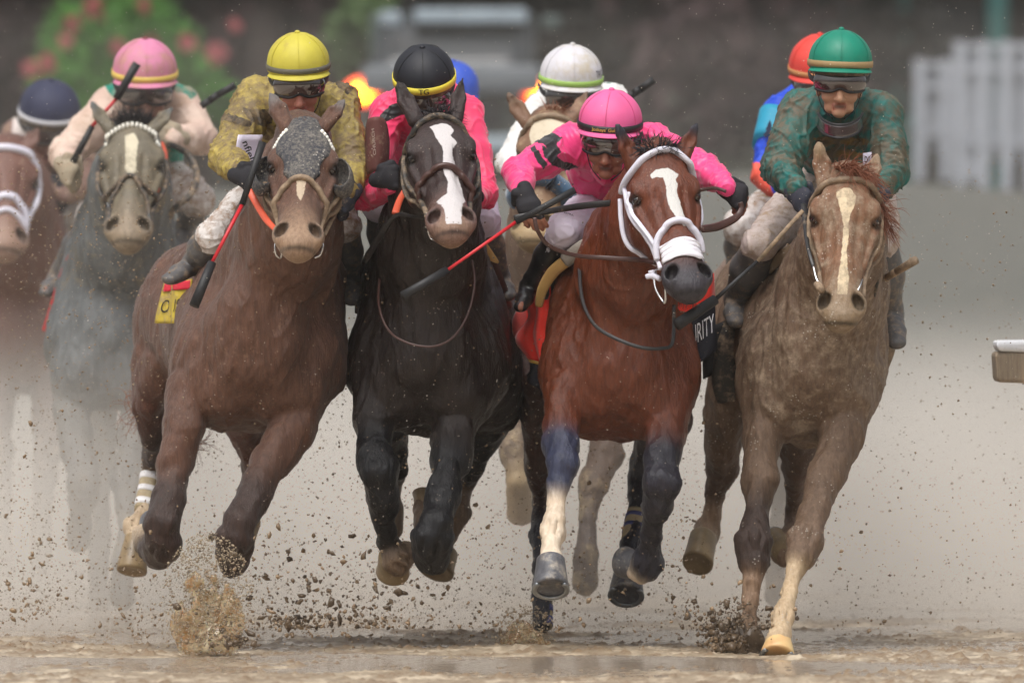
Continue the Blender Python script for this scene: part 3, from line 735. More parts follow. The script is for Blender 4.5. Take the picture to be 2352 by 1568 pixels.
def hair(name, roots, dirs, length, r, mat, parent, n=60, spread=.4, curl=.3, grav=.3, segs=6, seed=0, label=None):
    """bundle of tapered strands growing from points near roots"""
    R = np.random.default_rng(seed); V = []; Fc = []
    roots = np.asarray(roots, float); dirs = np.asarray(dirs, float)
    for i in range(n):
        t = R.random() * (len(roots) - 1); a = int(t); f = t - a; b = min(a + 1, len(roots) - 1)
        p = roots[a] * (1 - f) + roots[b] * f + R.normal(0, .004, 3)
        dr = nrm(nrm(dirs[a] * (1 - f) + dirs[b] * f) + R.normal(0, spread, 3)); L = length * R.uniform(.5, 1.1)
        cu = R.normal(0, curl, 3); ph = R.uniform(0, 6.3); rr = r * R.uniform(.6, 1.2); b0 = len(V)
        for j in range(segs + 1):
            q = j / segs; rad = rr * (1 - q) ** .7 + .0003
            X = nrm(np.cross(dr, (0.2, .3, 1))); Y = np.cross(dr, X)
            for k in range(3): V.append(p + (X * math.cos(k * 2.094) + Y * math.sin(k * 2.094)) * rad)
            dr = nrm(dr + cu * math.sin(q * 4 + ph) * .6 + np.array((0, 0, -grav / segs)))
            p = p + dr * L / segs
        for j in range(segs):
            for k in range(3): Fc.append((b0 + j * 3 + k, b0 + j * 3 + (k + 1) % 3, b0 + j * 3 + 3 + (k + 1) % 3, b0 + j * 3 + 3 + k))
    return link(name, from_lists(name, V, Fc), mat, parent, label)

# tack materials
T_black = surf('black_leather', lin((38, 36, 36)), rough=.4, mud=.3, bump=.0006, bscale=120)
T_blackm = surf('muddy_black_leather', lin((45, 42, 40)), rough=.5, mud=.55, bump=.0006, bscale=120)
T_tan = surf('muddy_tan_leather', lin((120, 100, 80)), rough=.6, mud=.7, bump=.0006, bscale=120)
T_brown = surf('brown_leather', lin((70, 44, 38)), rough=.35, mud=.15, bump=.0005, bscale=120)
T_white = surf('white_nylon', lin((214, 212, 224)), rough=.45, mud=.06, bump=.0004, bscale=300)
T_wtape = surf('white_tape', lin((222, 219, 226)), rough=.7, bump=.0012, bscale=60, stretch=(.3, .3, 2))
T_foam = surf('tan_saddle_foam', lin((205, 165, 100)), rough=.85, mud=.2, bump=.0008, bscale=90)
T_rib = surf('grey_ribbed_pad', lin((165, 158, 148)), rough=.9, mud=.25, bump=.002, bscale=160)
T_red = surf('red_cloth', lin((235, 45, 25)), rough=.8, mud=.12, bump=.001, bscale=60, sheen=.3)
T_redl = surf('red_strap', lin((190, 40, 45)), rough=.5, mud=.3)
T_orange = surf('orange_rubber', lin((215, 90, 60)), rough=.45, mud=.3)
T_gold = surf('gold_trim', lin((205, 165, 80)), rough=.7, mud=.15)
T_navy = surf('black_saddle_cloth', lin((22, 22, 34)), rough=.85, mud=.08, bump=.001, bscale=60)
T_metal = surf('bit_metal', lin((205, 205, 205)), rough=.22, metal=1.0)
T_pearl = surf('white_bead', lin((235, 232, 222)), rough=.3, mud=.25)
HAIRB = surf('black_horse_hair', lin((42, 38, 42)), rough=.5)
HAIRO = surf('chestnut_horse_hair', lin((135, 82, 58)), rough=.5, mud=.15)
HAIRBR = surf('brown_horse_hair', lin((88, 55, 42)), rough=.5, mud=.3)
T_wrapw = surf('white_leg_wrap', lin((225, 222, 222)), rough=.7, mud=.25)
T_wrapt = surf('tan_leg_wrap', lin((175, 160, 130)), rough=.8, mud=.45)
T_wrapb = surf('blue_leg_tape', lin((70, 75, 130)), rough=.6, mud=.2)

def wrap(h, pts, r, mat, bands, bmat, name='leg_wrap'):
    """bandage round a shank with raised tape bands; pts two (x,y,d)"""
    a, b = h.P(*pts[0]), h.P(*pts[1]); rr = [q * h.s for q in r]
    o = tube(name, [a, b], rr, mat, h.root, seg=16, n=8)
    for t0, t1 in bands:
        P_ = [a + (b - a) * t for t in (t0, t1)]
        ra = rr[0] + (rr[1] - rr[0]) * t0 + .0022
        tube('tape_band', P_, ra, bmat, o, seg=16, n=2)
    return o

# -------------------------------------------------- bay leading on the rail, white bridle
c5 = dict(coat=lin((97, 45, 20)), dark=lin((36, 34, 44)), deep=lin((60, 34, 27)), muz=lin((50, 46, 52)), white=lin((225, 205, 180)), blue=lin((50, 54, 76)))
M5 = surf('bay_coat', rough=.34, vcol=True, bump=.006, bscale=130, stretch=(1, 1, .18), mark='mark', mudcol=lin((150, 122, 104)), fleck=.18, speck=lin((150,120,100)), spec=.5)
h5 = Horse('bright bay horse in a white bridle with white tape across its nose', 0.0, c5, W(1420, 1490, .8))
h5.head((1517, 350, 0), (1592, 656, -.32), yaw=.26, sc=1.06, ears=[((1452, 372, .05), (1418, 288, .03), 1.0, 'dark'), ((1572, 352, .05), (1600, 284, .06), .95, 'dark')], mud=0.03, width=1.02)
h5.neck([(1510, 395, .12, 66, 84), (1487, 500, .32, 92, 120), (1450, 610, .55, 112, 165), (1420, 720, .8, 135, 170)])
h5.e(1425, 850, .70, 172, 200, 165)
h5.e(1345, 905, .56, 88, 90, 100, k=36); h5.e(1508, 910, .56, 86, 90, 98, k=36)
h5.e(1428, 800, .5, 90, 70, 120, k=40)
h5.sg((1335, 660, .95), (1304, 850, .62), (55, 90), (60, 90), k=40); h5.sg((1525, 680, .95), (1548, 860, .62), (44, 90), (54, 90), k=40)
h5.sg((1415, 800, .9), (1410, 800, 2.0), (165, 190), (160, 180)); h5.sg((1430, 650, .95), (1430, 660, 1.9), (85, 70), (90, 70))
h5.e(1400, 800, 2.2, 190, 190, 190, k=60)
h5.leg([(1296, 900, .5, (48, 60)), (1290, 975, .42, (42, 50), 'coat'), (1288, 1020, .36, 38, 'blue'), (1290, 1062, .3, (39, 38), 'blue'), (1284, 1110, .27, 26, 'blue'), (1277, 1160, .24, 19, 'white', .05), (1272, 1195, .2, 25, 'white', .05), (1267, 1222, .19, (29, 27), 'white', .05), (1266, 1252, .15, 21, 'white', .1), (1265, 1285, .12, 29, 'white')])
h5.hoof((1265, 1284, .12), (1265, 1352, .05), 33, 42, shoe=True)
h5.leg([(1548, 900, .55, (50, 65)), (1530, 990, .48, (46, 55), 'coat'), (1522, 1050, .4, 40, 'dark'), (1520, 1108, .34, (42, 38), 'dark'), (1512, 1150, .38, 31, 'dark'), (1500, 1205, .5, 24, 'dark'), (1493, 1255, .58, 24, 'dark'), (1486, 1290, .62, 34, 'dark'), (1470, 1305, .66, 30, 'white')])
h5.hoof((1472, 1300, .64), (1432, 1290, .74), 27, 34, mat=M_hoof, fwd=(0, 0, -1))
# hind legs
h5.leg([(1240, 850, 2.0, (60, 90), 'deep'), (1232, 960, 2.1, (38, 60), 'deep'), (1236, 1060, 2.15, (31, 40), 'deep'), (1240, 1150, 2.3, (22, 26), 'deep'), (1242, 1230, 2.2, (24, 28), 'dark'), (1247, 1300, 2.1, 18, 'dark'), (1247, 1430, 2.0, 18, 'dark')])
h5.leg([(1530, 960, 1.9, (60, 80), 'deep'), (1480, 1060, 2.0, (33, 40), 'dark'), (1468, 1110, 2.0, (31, 34), 'dark'), (1466, 1165, 1.9, 23, 'dark'), (1458, 1215, 1.8, 20, 'dark'), (1450, 1255, 1.75, 27, 'dark'), (1444, 1290, 1.7, 24, 'dark')])
h5.hoof((1443, 1292, 1.7), (1438, 1366, 1.6), 30, 42, shoe=True)
h5.blaze([(-36, .165), (-20, .135), (5, .13), (14, .15), (28, .18), (18, .22), (20, .26), (13, .30), (15, .36), (18, .43), (20, .50), (22, .56), (10, .56), (-2, .50), (-10, .42), (-12, .34), (-8, .27), (-10, .20), (-26, .19), (-34, .195)])
h5.build(M5)
wrap(h5, ((1467, 1182, 1.87), (1452, 1248, 1.77)), (30, 29), T_wrapt, [(.15, .27), (.5, .62)], T_wrapb)
wrap(h5, ((1248, 1335, 2.08), (1247, 1440, 2.0)), (24, 23), T_wrapt, [(.05, .3), (.55, .68), (.8, .97)], T_wrapb)
# bridle
h5.face_strap([(-88, -95, .10), (-72, -40, .08), (-40, -6, .035), (0, 2, .0), (40, -8, .01), (66, -40, .08), (72, -90, .12)], 6.5, 9, T_white, 'browband')
h5.face_strap([(-80, -80, .08), (-78, -66, .2), (-76, -66, .32), (-66, -60, .45), (-58, -52, .58), (-50, -48, .70), (-47, -44, .78)], 5.5, 6, T_white, 'cheek_strap')
h5.face_strap([(-74, -44, .20), (-77, -52, .30), (-70, -44, .42), (-58, -36, .55), (-47, -36, .63), (-44, -40, .70)], 4.2, 6, T_white, 'cheek_strap')
h5.face_strap([(74, -70, .1), (76, -66, .3), (66, -60, .45), (56, -50, .6), (48, -46, .74)], 5, 6, T_white, 'cheek_strap')
h5.face_strap([(-46, -44, .71), (-42, -26, .61), (-26, -6, .545), (0, 2, .525), (24, -4, .545), (40, -22, .605), (46, -42, .68)], 7.5, 9, T_white, 'noseband')
h5.face_strap([(-85, -110, .12), (-84, -130, .28), (-78, -150, .42), (-62, -172, .52), (-30, -184, .60)], 6, 6, T_white, 'throat_latch', off=.012)
V_ = []
def _tape(u, v):
    x = -40 + 80 * u; t = .655 + (.12 + .018 * math.sin(math.pi * u) * (1 if v > .5 else 0)) * v
    t += .006 * math.sin(u * 9 + v * 20)
    return h5.H(x, -8 - 24 * (abs(x) / 44) ** 2, t)
_g = np.array([[_tape(i / 20, j / 14) for j in range(15)] for i in range(21)]); _X, _N = h5.S.project(_g.reshape(-1, 3), .005); _X = _X.reshape(21, 15, 3)
for j_ in range(15): _X[:, j_] += _N.reshape(21, 15, 3)[:, j_] * (.0025 if j_ % 4 < 2 else 0)
grid_sheet('nose_tape', lambda u, v: _X[int(round(u * 20)), int(round(v * 14))], 20, 14, T_wtape, h5.root, .003)
h5.px_tube('bit_ring', [(1502, 626, -.13), (1506, 618, -.15), (1524, 622, -.2), (1528, 650, -.2), (1528, 692, -.19), (1521, 690, -.17), (1505, 660, -.15), (1502, 626, -.13)], 2.6, T_metal, n=4)
h5.px_tube('bit_roller', [(1484, 636, -.12), (1500, 633, -.13), (1516, 641, -.16)], [6, 7, 6], T_white, n=3)
h5.px_tube('lip_strap', [(1498, 620, -.12), (1500, 632, -.12), (1496, 640, -.12)], [10, 10, 9], T_white, n=3)
h5.px_tube('rein', [(1505, 602, -.12), (1470, 597, 0.05), (1390, 592, .12), (1320, 586, .1), (1262, 565, .05), (1235, 530, 0), (1228, 500, 0)], [7, 6, 5.5, 5, 5, 5, 5], T_brown, flat=.5)
h5.px_tube('rein', [(1612, 526, -.1), (1650, 520, .1), (1690, 500, .18), (1703, 480, .2), (1700, 465, .2)], [9, 10, 9, 7, 6], T_brown, flat=.45)
h5.px_tube('rein', [(1605, 438, .15), (1640, 432, .2), (1668, 440, .2)], 4, T_brown, flat=.6)
h5.px_tube('rein', [(1180, 500, .02), (1250, 487, .05), (1330, 474, .2), (1405, 466, .25)], [6, 7, 8, 8], T_black, flat=.6)
h5.px_tube('breast_strap', [(1330, 610, .52), (1338, 690, .35), (1365, 745, .24), (1410, 775, .18), (1470, 797, .15), (1520, 800, .16), (1545, 785, .2), (1548, 700, .25)], 4.5, T_black, flat=.5)
# saddle edge, pad and cloths
h5.px_tube('saddle_pad', [(1392, 538, .62), (1340, 566, .68), (1300, 598, .75)], [14, 17, 18], T_rib, flat=.7)
h5.px_tube('saddle_foam', [(1305, 596, .74), (1270, 625, .8), (1246, 665, .85), (1238, 702, .9)], [15, 15, 13, 9], T_foam, flat=.6)
h5.px_tube('saddle', [(1400, 560, .75), (1330, 600, .85), (1275, 660, .95), (1255, 760, 1.0)], [22, 30, 30, 20], T_black, flat=.5)
def _cl(u, v):
    xa = 1262 + (1203 - 1262) * u + 14 * math.sin(v * 7) * u; ya = 640 + 180 * v + 20 * (1 - u) * v
    return h5.P(xa - 10 * v * (1 - u) + (6 * math.sin(u * 9 + v * 4)), ya - 30 * u * (1 - v) * -2.0, .92 + .15 * u + .012 * math.sin(u * 12 + v * 3))
grid_sheet('saddle_cloth', _cl, 14, 18, T_red, h5.root, .006)
grid_sheet('saddle_cloth_edge', lambda u, v: _cl(u, 1.0 + .045 * v) + np.array((0, -.004, 0)), 14, 2, T_gold, h5.root, .006)
grid_sheet('saddle_cloth_band', lambda u, v: _cl(u, 1.045 + .3 * v), 14, 4, T_navy, h5.root, .006)
grid_sheet('saddle_cloth', lambda u, v: h5.P(1197 - 22 * math.sin(v * 3.1) * u + 16 * (1 - u), 700 + v * 95, 1.15 + .1 * u), 8, 8, T_red, h5.root, .006, label='lower red corner of the saddle cloth')
def _cr(u, v):
    return h5.P(1550 + 92 * u + 4 * v, 752 - 55 * u + 120 * v - 12 * u * v, .62 + .1 * u + .01 * math.sin(u * 8 + v * 5))
grid_sheet('saddle_cloth_band', _cr, 12, 12, T_navy, h5.root, .006, label='black saddle cloth end with white serif capitals')
grid_sheet('saddle_cloth_edge', lambda u, v: _cr(u, -.16 + .15 * v) + np.array((0, -.003, 0)), 12, 2, T_gold, h5.root, .006)
grid_sheet('saddle_cloth', lambda u, v: _cr(u, -.65 + .5 * v), 8, 4, T_red, h5.root, .006)
T_print = surf('white_print', lin((225, 225, 232)), rough=.8)
T_printk = surf('black_print', lin((30, 28, 30)), rough=.8)
lettering('CURITY', lambda x, y: _cr(.60 + x * .21, .40 - y * .56) + np.array((0, -.006, 0)), T_print, h5.root, bold=-.004, shear=.0)
hair('forelock', [h5.H(-22, -22, -.06), h5.H(0, -10, -.03), h5.H(26, -16, -.05)], [(-1.2, -.6, .1), (.0, -1, .0), (1.2, -.5, .0)], .095, .0032, HAIRB, h5.root, n=260, spread=.42, curl=.6, seed=5)
hair('mane', [h5.H(-40, -60, -.1), h5.H(0, -40, -.12), h5.H(30, -60, -.06)], [(-.6, .2, .9), (.3, .2, 1), (1, .2, .5)], .10, .003, HAIRB, h5.root, n=220, spread=.5, curl=.6, seed=6)
hair('chin_whiskers', [h5.H(-24, -60, 1.0), h5.H(20, -60, 1.02)], [(-.2, -.2, -1), (.3, -.2, -1)], .03, .0006, HAIRBR, h5.root, n=60, spread=.3, seed=8)
# -------------------------------------------------- chestnut in speckled blinker hood
c2 = dict(coat=lin((90, 60, 45)), dark=lin((52, 35, 28)), deep=lin((84, 50, 38)), muz=lin((150, 122, 98)), white=lin((190, 168, 140)), grey=lin((105, 98, 95)))
M2 = surf('chestnut_coat', rough=.40, vcol=True, bump=.006, bscale=130, stretch=(1, 1, .15), mark='mark', markcol=lin((190, 170, 146)), mudcol=lin((132, 100, 78)), fleck=.3, speck=lin((150,125,104)), spec=.36, sheen=.1)
h2 = Horse('chestnut horse in a mud speckled dark blinker hood', 0.1, c2, W(600, 1490, .9))
h2.head((699, 292, 0), (683, 556, -.37), yaw=-.02, sc=1.06, ears=[((652, 280, .06), (621, 216, .1), 1.0, 'grey'), ((752, 280, .06), (792, 228, .1), 1.0, 'grey')], mud=.32, muzcol='muz')
h2.neck([(695, 330, .17, 64, 84), (684, 430, .38, 92, 120), (660, 530, .55, 118, 160), (632, 640, .75, 150, 180)], m=.3)
h2.e(592, 818, .72, 192, 200, 178, m=.36)
h2.e(508, 895, .58, 96, 90, 92, k=30, m=.38); h2.e(660, 895, .58, 92, 90, 88, k=30, m=.36)
h2.e(585, 760, .48, 100, 80, 150, k=40, m=.36)
h2.sg((512, 640, 1.0), (462, 850, .66), (60, 90), (66, 92), k=40, m=.3); h2.sg((735, 620, 1.0), (733, 830, .66), (60, 90), (60, 90), k=40)
h2.sg((590, 770, .95), (520, 760, 2.0), (182, 190), (165, 185)); h2.sg((610, 600, 1.0), (500, 610, 2.0), (90, 70), (95, 70))
h2.e(448, 745, 2.2, 148, 200, 195, k=60)
h2.leg([(440, 900, .60, (58, 70)), (420, 985, .52, (50, 58)), (402, 1060, .46, 41, 'coat'), (386, 1140, .4, 33, 'dark'), (373, 1200, .34, 38, 'dark'), (371, 1245, .36, 40, 'dark'), (362, 1272, .46, 30, 'dark'), (345, 1262, .6, 24, 'dark'), (330, 1225, .72, 26, 'white', .4)])
h2.leg([(700, 890, .62, (56, 75)), (672, 985, .54, (52, 60)), (625, 1060, .46, 45, 'coat'), (582, 1140, .38, 35, 'dark'), (552, 1200, .3, 37, 'dark'), (543, 1240, .3, 42, 'dark'), (534, 1290, .4, 33, 'dark'), (548, 1275, .56, 26, 'dark'), (562, 1230, .7, 24, 'white', .4)])
h2.leg([(372, 820, 2.1, (62, 110), 'coat'), (348, 920, 2.15, (44, 70), 'deep'), (350, 1000, 2.2, (29, 40), 'dark'), (346, 1070, 2.35, (20, 26), 'dark'), (337, 1120, 2.3, 18, 'white'), (326, 1180, 2.2, 20, 'white'), (316, 1208, 2.2, 28, 'white', .3), (312, 1235, 2.15, 22, 'white', .3)])
h2.leg([(560, 960, 2.1, (50, 90), 'deep'), (575, 1040, 2.15, (24, 36), 'deep'), (578, 1100, 2.25, (18, 24), 'dark'), (576, 1160, 2.4, 18, 'dark'), (565, 1205, 2.4, 24, 'white', .3)])
h2.hoof((313, 1232, 2.15), (302, 1312, 2.1), 27, 37, mat=M_hooftan, fwd=(0, 0, -1))
h2.hoof((338, 1238, .68), (352, 1200, .8), 26, 32, mat=M_hoof, fwd=(0, 0, -1)); h2.hoof((560, 1240, .66), (568, 1196, .78), 26, 32, mat=M_hooftan, fwd=(0, 0, -1))
h2.blaze([(-10, .38), (8, .36), (18, .40), (12, .46), (8, .60), (2, .66), (-8, .60), (-10, .48)])
h2.build(M2)
wrap(h2, ((344, 1092, 2.33), (328, 1172, 2.22)), (23, 21), T_wrapt, [(.02, .2), (.4, .55), (.75, .92)], T_wrapw)
# hood
M_hood = surf('speckled_hood_cloth', lin((50, 51, 58)), rough=.75, mud=.62, mudcol=lin((118, 112, 104)), mudscale=85, bump=.0008, bscale=90, fleck=.5)
def hood(h):
    p, u, n, w, s, L = h.hf; H = h.H; S = Solid(); k = 8 * s; c = (.1, .1, .1); g = 5
    S.chain([(H(0, -hd + 3, t), ((hw + g) * s, (hd + g) * s), c) for t, hw, hd in [(-.02, 50, 60), (.10, 66, 76), (.24, 76, 88), (.36, 70, 88), (.42, 60, 80)]], side=u, k=k)
    S.ell(H(0, -12, .18), (60 * s, 22 * s, 66 * s), (u, n, w), k, c); S.ell(H(0, -14, .35), (26 * s, 18 * s, 44 * s), (u, n, w), k, c)
    for q in (-1, 1):
        S.ell(H(q * 70, -30, .33), (36 * s, 44 * s, 40 * s), (u, n, w), 4 * s, None, op='-')
        S.ell(H(q * 62, -10, .47), (36 * s, 60 * s, 34 * s), (u, n, w), 4 * s, None, op='-')
    o = link('blinker_hood', S.mesh('blinker_hood', .006, base=c), M_hood, h.root)
    for q in (-1, 1):                      # blinker cups: half shells open forward
        C_ = Solid(); C_.ell(H(q * 83, -52, .30), (26 * s, 42 * s, 46 * s), (nrm(u + n * q * .25), n, w), k, c); C_.ell(H(q * 79, -26, .30), (21 * s, 52 * s, 38 * s), (nrm(u + n * q * .1), n, w), 3 * s, None, op='-')
        C_.ell(H(q * 40, -50, .30), (32 * s, 90 * s, 90 * s), (u, n, w), 3 * s, None, op='-')
        link('blinker_cup', C_.mesh('blinker_cup', .004, base=c), M_hood, o)
hood(h2)
for i in range(22):        # white browband braid
    a = -1.25 + 2.5 * i / 21
    if abs(a) < .45: continue
    X_, N_ = h2.S.project(np.array([h2.H(80 * math.sin(a), 2 - 44 * (1 - math.cos(a)) * 1.2, -.01 + .10 * abs(math.sin(a)) ** 2)]), .008)
    ico('bead', X_[0], (.0085, .009, .011), T_pearl, h2.root, 2)
h2.face_strap([(-62, -66, .66), (-56, -40, .58), (-38, -10, .50), (0, 4, .455), (38, -10, .50), (56, -40, .58), (62, -66, .66)], 6.5, 7, T_tan, 'noseband')
for q in (-1, 1):
    h2.face_strap([(q * 78, -76, .30), (q * 72, -74, .45), (q * 60, -66, .60), (q * 50, -52, .74), (q * 44, -40, .84)], 5, 6, T_tan, 'cheek_strap')
    h2.face_strap([(q * 84, -96, .2), (q * 82, -100, .40), (q * 72, -94, .58), (q * 62, -70, .72)], 3.5, 5, T_tan, 'cheek_strap')
h2.px_tube('bit_ring', [(641, 540, -.2), (632, 560, -.22), (634, 585, -.22), (645, 592, -.2), (648, 570, -.24)], 2.2, T_metal, n=4)
h2.px_tube('bit_ring', [(730, 545, -.2), (742, 560, -.22), (736, 585, -.22), (724, 592, -.2)], 2.2, T_metal, n=4)
h2.px_tube('rein', [(636, 530, -.18), (612, 505, -.1), (590, 470, .0), (572, 438, .05)], [6, 8, 8, 8], T_orange, flat=.5, label='orange rubber rein')
h2.px_tube('rein', [(745, 540, -.15), (765, 500, 0.0), (782, 470, .15)], [5, 5, 5], T_tan, flat=.6)
h2.px_tube('rein', [(735, 540, -.15), (752, 490, 0.0), (770, 440, .1)], [4, 4, 4], T_tan, flat=.6)
h2.px_tube('saddle_foam', [(590, 505, .75), (560, 530, .82), (520, 560, .9), (492, 566, .98)], [9, 14, 14, 8], T_foam, flat=.6)
h2.px_tube('saddle', [(585, 515, .85), (540, 545, .92), (500, 570, 1.0), (470, 600, 1.1)], [16, 20, 20, 14], T_black, flat=.5)
h2.px_tube('girth_strap', [(545, 520, .85), (510, 560, .88), (480, 610, .95), (455, 650, 1.05)], 5.5, T_redl, flat=.5, label='red strap under the boot')
T_yel = surf('yellow_cloth', lin((198, 174, 60)), rough=.8, mud=.62, mudcol=lin((150, 130, 95)), bump=.001, bscale=60)
T_crim = surf('crimson_cloth', lin((205, 40, 62)), rough=.8, mud=.15, bump=.001, bscale=60)
def _c2(u, v):
    return h2.P(441 - 66 * u - 14 * v + 5 * math.sin(u * 9 + v * 2), 640 + 92 * v + 12 * (1 - u) * v + 10 * u, 1.12 + .2 * u + .014 * math.sin(u * 11))
grid_sheet('saddle_cloth', _c2, 12, 12, T_yel, h2.root, .006, label='yellow mud stained saddle cloth end with black letters')
grid_sheet('saddle_cloth_band', lambda u, v: _c2(.08 + .9 * u, .02 + .2 * v) + np.array((0, -.008, 0)), 12, 4, T_crim, h2.root, .003)
grid_sheet('saddle_cloth', lambda u, v: h2.P(482 - 95 * v + 16 * u, 540 + 100 * v + 22 * u, 1.15 + .15 * v), 6, 10, T_crim, h2.root, .006, label='crimson upper saddle cloth')
lettering('OTUS', lambda x, y: _c2(.60 - x * .27, .60 - y * .45) + np.array((0, -.008, 0)), T_printk, h2.root, bold=-.004)
hair('forelock', [h2.H(-12, -20, -.05), h2.H(12, -20, -.05)], [(-.3, -.3, .6), (.2, -.5, .6)], .05, .0016, HAIRO, h2.root, n=40, seed=11)
hair('tail', [h2.P(330, 900, 2.5), h2.P(335, 960, 2.5)], [(-.6, -.1, -.8), (-.2, 0, -1)], .22, .0018, HAIRO, h2.root, n=60, spread=.4, curl=.9, grav=.3, segs=10, seed=12)
hair('tail', [h2.P(440, 1000, 2.5), h2.P(450, 1030, 2.5)], [(.8, -.1, -.3), (.4, 0, -1)], .13, .0016, HAIRO, h2.root, n=34, spread=.5, curl=1.1, segs=10, seed=13)

# -------------------------------------------------- dark bay between, white stripe
c3 = dict(coat=lin((36, 26, 22)), dark=lin((16, 15, 18)), deep=lin((40, 28, 26)), muz=lin((120, 92, 84)), lip=lin((160, 134, 100)), white=lin((118, 98, 80)), face=lin((52, 38, 36)))
M3 = surf('dark_bay_coat', rough=.34, vcol=True, bump=.006, bscale=130, stretch=(1, 1, .18), mark='mark', markcol=lin((208, 202, 202)), mudcol=lin((110, 92, 78)), fleck=.3, speck=lin((140,125,115)), spec=.38)
h3 = Horse('near black horse with a broad white stripe down its face', .15, c3, W(1000, 1480, .9))
h3.head((1006, 268, 0), (1040, 520, -.39), yaw=.1, sc=1.05, coat='face', ears=[((948, 262, .05), (911, 186, .09), 1.05, 'coat'), ((1050, 258, .05), (1063, 180, .09), .95, 'coat')], mud=.10, lip='lip')
h3.neck([(1005, 330, .17, 64, 82), (1000, 440, .38, 92, 118), (988, 560, .55, 118, 158), (982, 650, .75, 145, 178)])
h3.e(985, 826, .72, 180, 200, 178)
h3.e(910, 895, .58, 88, 90, 90, k=30); h3.e(1045, 900, .58, 88, 90, 92, k=30); h3.e(985, 770, .48, 95, 80, 150)
h3.sg((895, 640, 1.0), (862, 850, .66), (60, 90), (60, 92), k=40); h3.sg((1085, 640, 1.0), (1105, 840, .66), (60, 90), (62, 90), k=40)
h3.sg((1000, 770, .95), (1060, 790, 2.0), (170, 190), (150, 185)); h3.sg((1000, 620, 1.0), (1060, 640, 2.0), (90, 70), (95, 70))
h3.e(1085, 800, 2.2, 128, 200, 195, k=60); h3.e(1120, 900, 1.9, 85, 170, 105, k=60)
h3.leg([(862, 880, .60, (50, 65)), (856, 960, .52, (47, 55)), (860, 1020, .46, 40, 'dark'), (866, 1082, .36, (43, 40), 'dark'), (876, 1140, .4, 35, 'dark'), (888, 1200, .5, 26, 'dark'), (895, 1248, .56, 27, 'dark'), (912, 1282, .56, 36, 'white', .4), (930, 1272, .6, 28, 'white', .4)])
h3.hoof((905, 1276, .60), (902, 1316, .66), 36, 40, mat=M_hooftan, fwd=(0, 0, -1))
h3.leg([(890, 960, 1.9, (50, 90), 'dark'), (908, 1035, 2.0, (32, 40), 'dark'), (912, 1080, 2.05, (24, 26), 'dark'), (906, 1120, 2.15, 16, 'white'), (903, 1170, 2.1, 20, 'white', .5), (900, 1215, 2.1, 24, 'white', .5)])
h3.leg([(1060, 900, .62, (52, 70)), (1040, 1000, .52, (48, 58)), (1030, 1070, .44, 40, 'dark'), (1014, 1145, .36, 34, 'dark'), (1000, 1200, .3, 40, 'dark'), (990, 1240, .3, 46, 'dark'), (992, 1280, .36, 38, 'dark'), (985, 1260, .55, 26, 'dark'), (980, 1190, .7, 24, 'white', .5), (970, 1165, .76, 20, 'white', .5)])
h3.hoof((974, 1172, .76), (966, 1128, .8), 22, 20, mat=M_hooftan, fwd=(0, 0, 1))
h3.leg([(1110, 960, 2.0, (70, 100), 'dark'), (1088, 1050, 2.05, (36, 50), 'dark'), (1070, 1090, 2.15, (24, 30), 'dark'), (1058, 1130, 2.15, 20, 'white', .4), (1048, 1180, 2.1, 27, 'white', .5), (1030, 1230, 2.1, 25, 'white', .5), (1010, 1275, 2.05, 30, 'white', .5)])
h3.hoof((1016, 1262, 2.05), (1000, 1312, 2.0), 38, 44, mat=M_hooftan, fwd=(0, 0, -1))
h3.blaze([(-22, .10), (-8, .085), (6, .07), (16, .08), (26, .10), (30, .14), (22, .19), (34, .25), (24, .29), (22, .36), (27, .44), (30, .54), (34, .64), (36, .74), (24, .83), (20, .98), (-14, .98), (-14, .84), (-28, .76), (-4, .72), (2, .62), (-4, .52), (-4, .44), (0, .36), (0, .30), (-6, .25), (-12, .21), (-14, .16)])
h3.build(M3)
h3.face_strap([(-78, -95, .13), (-70, -50, .1), (-46, -10, .05), (0, 2, .01), (46, -8, .06), (72, -50, .12), (78, -95, .16)], 6, 8, T_blackm, 'browband')
h3.face_strap([(-70, -66, .60), (-56, -44, .53), (-36, -12, .49), (0, 4, .47), (36, -8, .51), (56, -42, .58), (66, -66, .68)], 6.5, 8, T_brown, 'noseband')
for q in (-1, 1):
    h3.face_strap([(q * 82, -76, .12), (q * 84, -68, .27), (q * 76, -70, .42), (q * 62, -60, .58), (q * 50, -48, .72), (q * 46, -40, .80)], 5, 7, T_blackm, 'cheek_strap')
    h3.face_strap([(q * 86, -96, .15), (q * 84, -96, .35), (q * 76, -92, .5), (q * 62, -70, .66)], 4, 6, T_blackm, 'cheek_strap')
h3.px_tube('bit_ring', [(990, 515, -.2), (984, 530, -.21), (990, 548, -.2), (1000, 552, -.22)], 2.2, T_metal, n=4)
h3.px_tube('bit_ring', [(1075, 500, -.2), (1086, 505, -.22), (1088, 518, -.22), (1078, 524, -.22), (1072, 512, -.22), (1075, 500, -.2)], 1.8, T_metal, n=4)
h3.px_tube('rein', [(985, 500, -.15), (945, 497, 0), (912, 494, .1), (880, 530, .2), (850, 580, .35), (838, 600, .4)], [4, 4, 5, 8, 8, 7], T_black, flat=.6)
h3.px_tube('rein', [(908, 490, .12), (918, 460, .2), (935, 430, .25)], [9, 8, 7], T_orange, flat=.5)
h3.px_tube('breast_strap', [(872, 640, .5), (870, 700, .32), (890, 755, .22), (930, 785, .16), (990, 796, .14), (1040, 775, .16), (1075, 720, .22), (1090, 650, .32), (1082, 590, .42)], 2.8, T_brown, flat=.5)
h3.px_tube('saddle_foam', [(915, 520, .75), (890, 545, .82), (862, 580, .9)], [14, 20, 10], T_foam, flat=.6)
